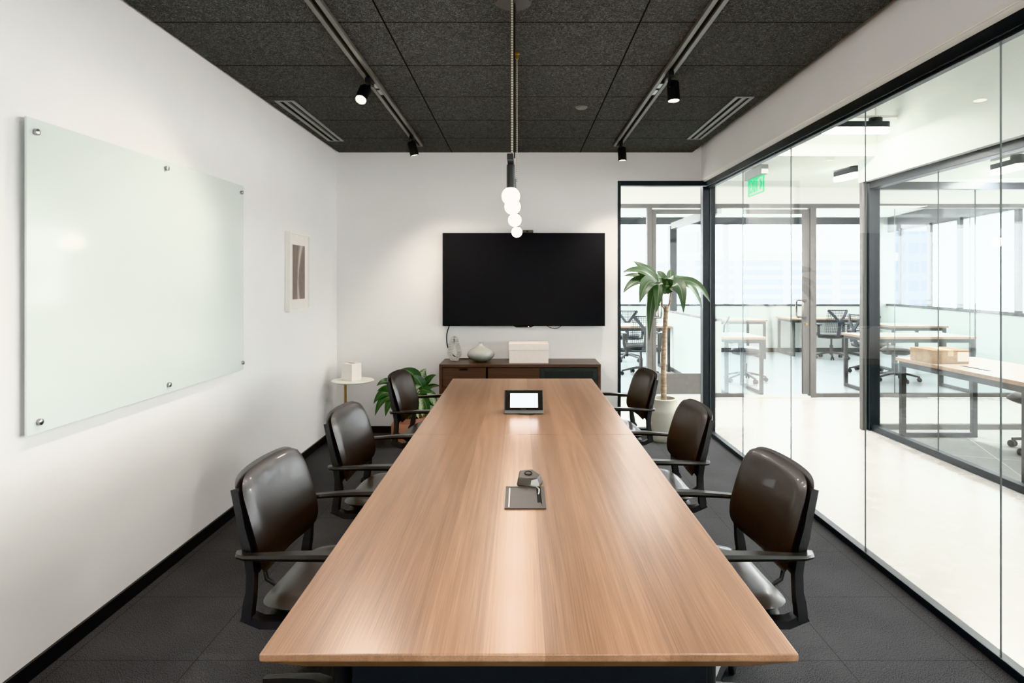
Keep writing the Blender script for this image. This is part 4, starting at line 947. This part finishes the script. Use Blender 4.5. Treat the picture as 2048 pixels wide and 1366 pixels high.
LV = [ # base px, mid px, tip px, depth offsets (base, tip), width
 (1314, 565, 1292, 535, 1266, 522, .0, .12, .075), (1314, 562, 1282, 528, 1243, 546, -.02, -.10, .070), (1312, 566, 1272, 544, 1246, 553, .02, .16, .06),
 (1312, 568, 1270, 548, 1246, 587, -.02, -.16, .085), (1314, 570, 1294, 545, 1279, 607, -.04, -.26, .105), (1316, 572, 1322, 552, 1312, 627, -.05, -.22, .090),
 (1313, 576, 1300, 590, 1298, 683, -.03, -.14, .062), (1325, 580, 1326, 548, 1316, 556, -.02, -.24, .080), (1338, 580, 1333, 545, 1346, 560, .0, -.24, .080),
 (1342, 570, 1340, 545, 1342, 539, .03, .14, .06), (1345, 570, 1368, 548, 1392, 574, .0, .08, .075), (1344, 572, 1366, 552, 1367, 627, -.02, -.24, .085),
 (1346, 568, 1392, 545, 1421, 606, .0, -.12, .075), (1346, 570, 1386, 552, 1404, 617, .02, .04, .07), (1312, 568, 1285, 548, 1264, 549, .03, .18, .06),
 (1318, 568, 1300, 550, 1285, 580, .03, .18, .08), (1344, 568, 1352, 545, 1362, 580, .03, .2, .07), (1314, 566, 1304, 534, 1280, 530, .0, .02, .06),
 (1330, 588, 1322, 560, 1306, 578, -.02, -.10, .07), (1331, 588, 1330, 556, 1330, 584, -.02, -.16, .075), (1334, 588, 1344, 558, 1356, 584, -.02, -.12, .07),
 (1328, 584, 1318, 546, 1300, 556, .04, .10, .075), (1338, 584, 1346, 548, 1364, 556, .04, .10, .07), (1332, 584, 1326, 540, 1312, 544, .03, .12, .06),
 (1343, 574, 1350, 566, 1357, 590, .0, -.1, .06), (1316, 576, 1306, 575, 1296, 604, .0, .05, .07)]
for (ax, ay, mx, my, tx, ty, d0, d1, w) in LV:
    b.leaf(P(ax, ay, PY + d0), P(mx, my, PY + (d0 + d1) / 2), P(tx, ty, PY + d1), w * 1.3, (random.uniform(-.25, .25), -.75, .65), .22, 12)
b.build('foliage', M['dracaena'], dp, smooth=60, world=True)

ap = empty('aglaonema_plant', (-.975, 5.70, 0)); tag(ap, 'leafy green and silver plant in a terracotta pot beside the sideboard', 'potted plant')
hp2 = .235
B().lathe(pot_prof(.172, hp2, .150), (0, 0, 0), 48).build('pot', M['terracotta'], ap, smooth=35)
B().lathe([(0, hp2 * .88), (.122, hp2 * .875)], (0, 0, 0), 24).build('soil', M['soil'], ap)
LA = [(783, 768, 770, 757, 753, 772, -.05, -.12, .075, 0), (781, 779, 768, 772, 754, 783, .0, .05, .055, 0), (784, 788, 764, 776, 747, 808, -.08, -.16, .085, 0),
      (784, 794, 762, 790, 750, 832, -.12, -.2, .080, 0), (790, 800, 776, 800, 771, 833, -.14, -.24, .075, 0), (792, 806, 788, 815, 796, 834, -.14, -.22, .07, 0),
      (829, 774, 835, 742, 803, 738, .02, .0, .125, 0), (846, 778, 840, 760, 826, 750, -.02, -.08, .10, 0), (845, 775, 838, 752, 852, 737, .05, .1, .105, 1),
      (848, 772, 858, 752, 873, 750, .04, .05, .06, 0), (850, 780, 864, 768, 880, 772, .02, .06, .05, 0), (844, 778, 852, 782, 864, 784, -.06, -.12, .09, 0),
      (826, 792, 828, 775, 842, 772, -.08, -.12, .10, 1), (830, 790, 838, 798, 846, 834, -.10, -.22, .095, 1), (838, 788, 850, 792, 860, 838, -.08, -.18, .085, 0),
      (850, 788, 868, 786, 872, 822, -.02, -.06, .085, 1), (842, 792, 862, 800, 878, 816, .02, .08, .09, 0), (790, 786, 782, 786, 788, 800, -.16, -.2, .06, 1),
      (812, 770, 800, 756, 790, 764, .08, .14, .08, 0), (806, 790, 800, 780, 784, 790, .1, .18, .07, 1), (822, 800, 818, 812, 812, 836, -.14, -.24, .085, 0), (846, 800, 856, 806, 852, 842, -.12, -.2, .07, 0), (832, 800, 826, 806, 838, 838, -.14, -.22, .085, 1)]
bl, bv, bs = B(), B(), B()
AY = 5.70
for (ax, ay, mx, my, tx, ty, d0, d1, w, var) in LA:
    p0 = P(ax, ay, AY + d0); (bv if var else bl).leaf(p0, P(mx, my, AY + (d0 + d1) / 2), P(tx, ty, AY + d1), w * 1.1, (random.uniform(-.3, .3), -.7, .7), .18, 10, .62)
    q = Vector((-.975 + random.uniform(-.05, .05), AY + random.uniform(-.05, .05), hp2 * .87))
    m_ = q.lerp(p0, .6) + Vector((0, 0, .05)); bs.tube([q, m_, p0], .004, 6)
bl.build('foliage', M['agla'], ap, smooth=60, world=True)
tag(bv.build('foliage', M['agla_var'], ap, smooth=60, world=True), 'silver flecked leaves')
bs.build('stalks', M['petiole'], ap, smooth=60, world=True)

# =====================================================================  offices beyond the glass: desks
def desk(x0, x1, y0, y1, label, along='x', zt=.735, group='work desks beyond the glass'):
    o = empty('office_desk', ((x0 + x1) / 2, (y0 + y1) / 2, 0))
    b = B().box(x0, x1, y0, y1, zt - .004, zt); b.build('desktop', M['desk_top'], o, world=True)
    B().box(x0, x1, y0, y1, zt - .03, zt - .004).build('edge_band', M['desk_edge'], o, world=True)
    t = .042; za = zt - .03
    def uframe(b, e0, e1, s0, s1):
        if along == 'x':
            b.box(e0, e1, s0, s0 + t, 0, za); b.box(e0, e1, s1 - t, s1, 0, za); b.box(e0, e1, s0 + t, s1 - t, 0, t); b.box(e0, e1, s0 + t, s1 - t, za - t, za)
        else:
            b.box(s0, s0 + t, e0, e1, 0, za); b.box(s1 - t, s1, e0, e1, 0, za); b.box(s0 + t, s1 - t, e0, e1, 0, t); b.box(s0 + t, s1 - t, e0, e1, za - t, za)
        return b
    i = .02
    if along == 'x':
        for e in (x0 + i, x1 - i - t): uframe(B(), e, e + t, y0 + i, y1 - i).build('leg_frame', M['black'], o, world=True)
        B().box(x0 + i + t, x1 - i - t, y0 + i, y0 + i + .03, za - .05, za).box(x0 + i + t, x1 - i - t, y1 - i - .03, y1 - i, za - .05, za).build('apron_rail', M['black'], o, world=True)
    else:
        for e in (y0 + i, y1 - i - t): uframe(B(), e, e + t, x0 + i, x1 - i).build('leg_frame', M['black'], o, world=True)
        B().box(x0 + i, x0 + i + .03, y0 + i + t, y1 - i - t, za - .05, za).box(x1 - i - .03, x1 - i, y0 + i + t, y1 - i - t, za - .05, za).build('apron_rail', M['black'], o, world=True)
    tag(o, label, 'desk', group); return o
desk(2.60, 3.13, 8.13, 8.93, 'small black framed desk just behind the left half of the office doors')
desk(3.55, 4.63, 11.95, 12.9, 'black framed desk under the far windows, straight behind the door glass')
desk(5.28, 6.68, 12.38, 13.15, 'black framed desk against the far window wall, right of the door handle')
desk(4.47, 5.87, 8.20, 8.88, 'long black framed desk behind the glass at the corridor corner')
desk(5.98, 6.88, 10.25, 11.05, 'black framed desk beyond the corner post, close to the side windows')
fd_ = desk(3.50, 4.24, 4.42, 5.95, 'black framed desk with the cardboard box in the office across the corridor', along='y')
B().box(3.66, 3.70, 5.00, 5.32, .7352, .7365).build('cable_slot', M['gap'], fd_, world=True)
desk(1.45, 2.43, 10.22, 11.02, 'black framed desk seen through the panel behind the tall plant')
bx = empty('cardboard_box', (3.68, 5.60, .735)); tag(bx, 'brown cardboard box lying on the desk across the corridor', 'box')
B().box(3.525, 3.835, 5.45, 5.77, .7357, .850).build('carton', M['card'], bx, bevel=.002, world=True)
B().box(3.65, 3.70, 5.4485, 5.7715, .8495, .8515).box(3.65, 3.70, 5.4485, 5.4502, .80, .8515).build('tape', M['tape'], bx, world=True)
B().box(3.735, 3.83, 5.4483, 5.4502, .755, .835).build('shipping_label', M['white_paper'], bx, world=True)

# ---- mesh-backed task chairs
def make_task():
    root = empty('task_chair')
    def back(u, v):   # u -1..1 across, v 0..1 up
        z = .50 + v * .42; w = .235 - .05 * v ** 2 - .03 * (1 - v) ** 3
        return Vector((-.20 - .05 * v + .06 * (u * u) * (1 - .5 * v) - .03 * math.sin(v * PI), u * w, z))
    b = B(); nu, nv = 14, 14
    G = [[b.bm.verts.new(back(i / nu * 2 - 1, j / nv)) for i in range(nu + 1)] for j in range(nv + 1)]
    for j in range(nv):
        for i in range(nu): b.face([G[j][i], G[j][i + 1], G[j + 1][i + 1], G[j + 1][i]])
    bmesh.ops.wireframe(b.bm, faces=b.bm.faces[:], thickness=.010, offset=0, use_replace=True, use_boundary=True, use_even_offset=False)
    b.build('mesh_back', M['plastic_blue'], root, smooth=60)
    B().tube([back(-1 + 2 * i / 12, 1.0) for i in range(13)], .010, 8).build('top_rail', M['plastic_blue'], root, smooth=60)
    b = B(); o3 = Vector((-.035, 0, 0))
    b.sweep([(-.10, 0, .40), (-.24, 0, .44), (-.285, 0, .58), (-.295, 0, .70)], [(-.03, -.012), (.03, -.012), (.03, .012), (-.03, .012)], up=(1, 0, 0))
    for s in (-1, 1): b.sweep([(-.295, 0, .69), back(.45 * s, .75) + o3, back(.95 * s, 1.0)], [(-.022, -.01), (.022, -.01), (.022, .01), (-.022, .01)], up=(1, 0, 0))
    b.build('y_support', M['plastic_blue'], root, smooth=40)
    B().pillow(.035, .245, .225, lambda p: (.03 + p.z, p.y, .455 + p.x + .012 * (abs(p.y) / .24) ** 2 - .03 * max(0, p.z / .22) ** 3), 5, 12).build('seat', M['plastic'], root, smooth=60)
    B().pillow(.02, .20, .18, lambda p: (.0 + p.z, p.y, .405 + p.x), 4, 8).build('seat_pan', M['plastic'], root, smooth=60)
    for s in (-1, 1):
        b = B().sweep([(-.05, s * .18, .41), (-.07, s * .27, .42), (-.08, s * .285, .50), (-.08, s * .285, .64)], [(-.022, -.01), (.022, -.01), (.022, .01), (-.022, .01)], up=(1, 0, 0))
        b.obox((-.02, s * .285, .65), (.24, .07, .022)); b.build('armrest', M['plastic'], root, smooth=40)
    B().lathe([(0, .08), (.03, .08), (.03, .26), (.018, .262), (.018, .40), (0, .40)], (0, 0, 0), 16).build('gas_column', M['plastic'], root, smooth=40)
    for k in range(5):
        a = 2 * PI * k / 5 + .2; d = Vector((math.cos(a), math.sin(a), 0))
        lg = B().sweep([d * .02 + UP * .12, d * .12 + UP * .11, d * .29 + UP * .07], [(-.022, -.016), (.022, -.016), (.016, .014), (-.016, .014)], up=(0, 0, 1), scale=[1.1, 1, .7]).build('base_leg', M['plastic'], root, smooth=50)
        t = Vector((-d.y, d.x, 0)); b = B(); R = t.to_track_quat('Z', 'Y').to_matrix()
        for s in (-1, 1): b.lathe([(0, 0), (.026, 0), (.03, .004), (.03, .018), (.026, .022), (0, .022)], d * .29 + UP * .0305 + t * (s * .018 - .011), 16, R)
        b.cyl(d * .29 + UP * .03, .008, .05, 10); b.build('caster', M['rubber'], lg, smooth=40)
    return root
tproto = make_task()
tasks = [(5.86, 12.02, 92, 'charcoal mesh task chair with Y back pushed to the desk right of the door handle'),
         (1.87, 9.88, 95, 'charcoal mesh task chair behind the tall plant pot, at the near side of the desk'),
         (1.96, 11.72, 82, 'charcoal mesh task chair farther back, half hidden by the dark left window frame'),
         (3.27, 9.28, -20, 'charcoal mesh task chair behind the small desk, seen through the office doors'),
         (5.48, 9.30, -35, 'charcoal mesh task chair behind the long desk at the corridor corner'),
         (5.55, 10.15, 15, 'charcoal mesh task chair facing the desk close to the side windows'),
         (4.42, 5.30, 178, 'dark task chair cut by the photo edge at the desk with the cardboard box')]
for i, (x, y, a, lab) in enumerate(tasks):
    o = tproto if i == 0 else copy_tree(tproto)
    o.location = (x, y, 0); o.rotation_euler = (0, 0, math.radians(a)); tag(o, lab, 'chair', 'mesh task chairs beyond the glass')

# =====================================================================  world, camera, render look
w = bpy.data.worlds.new('overcast_daylight'); scene.world = w; w.use_nodes = True
nt = w.node_tree; bg = nt.nodes['Background']
tc = nt.nodes.new('ShaderNodeTexCoord'); sp = nt.nodes.new('ShaderNodeSeparateXYZ'); rp = nt.nodes.new('ShaderNodeValToRGB')
nt.links.new(tc.outputs['Generated'], sp.inputs[0]); nt.links.new(sp.outputs['Z'], rp.inputs[0]); nt.links.new(rp.outputs[0], bg.inputs[0])
rp.color_ramp.elements[0].color = (.965, .98, 1, 1); rp.color_ramp.elements[1].color = (.88, .94, 1, 1)
bg.inputs[1].default_value = 6.0
cam = bpy.data.cameras.new('camera'); co = bpy.data.objects.new('camera', cam); COL.objects.link(co)
co.location = (0, 0, EYE); co.rotation_euler = (PI / 2, 0, 0)
cam.sensor_fit = 'HORIZONTAL'; cam.sensor_width = 36; cam.lens = 36 * FL / 2048
cam.shift_x = -(VX - 1024) / 2048; cam.shift_y = -(683 - VY) / 2048
cam.clip_start = .02; cam.clip_end = 300
scene.camera = co
scene.view_settings.view_transform = 'Khronos PBR Neutral'
scene.view_settings.exposure = 0.76
scene.view_settings.gamma = 1.12
cy_ = scene.cycles
cy_.transparent_max_bounces = 32; cy_.max_bounces = 8; cy_.diffuse_bounces = 4; cy_.use_adaptive_sampling = True; cy_.adaptive_threshold = 0.025; cy_.glossy_bounces = 4
cy_.sample_clamp_indirect = 6.0; cy_.use_denoising = True
cy_.caustics_reflective = False; cy_.caustics_refractive = False
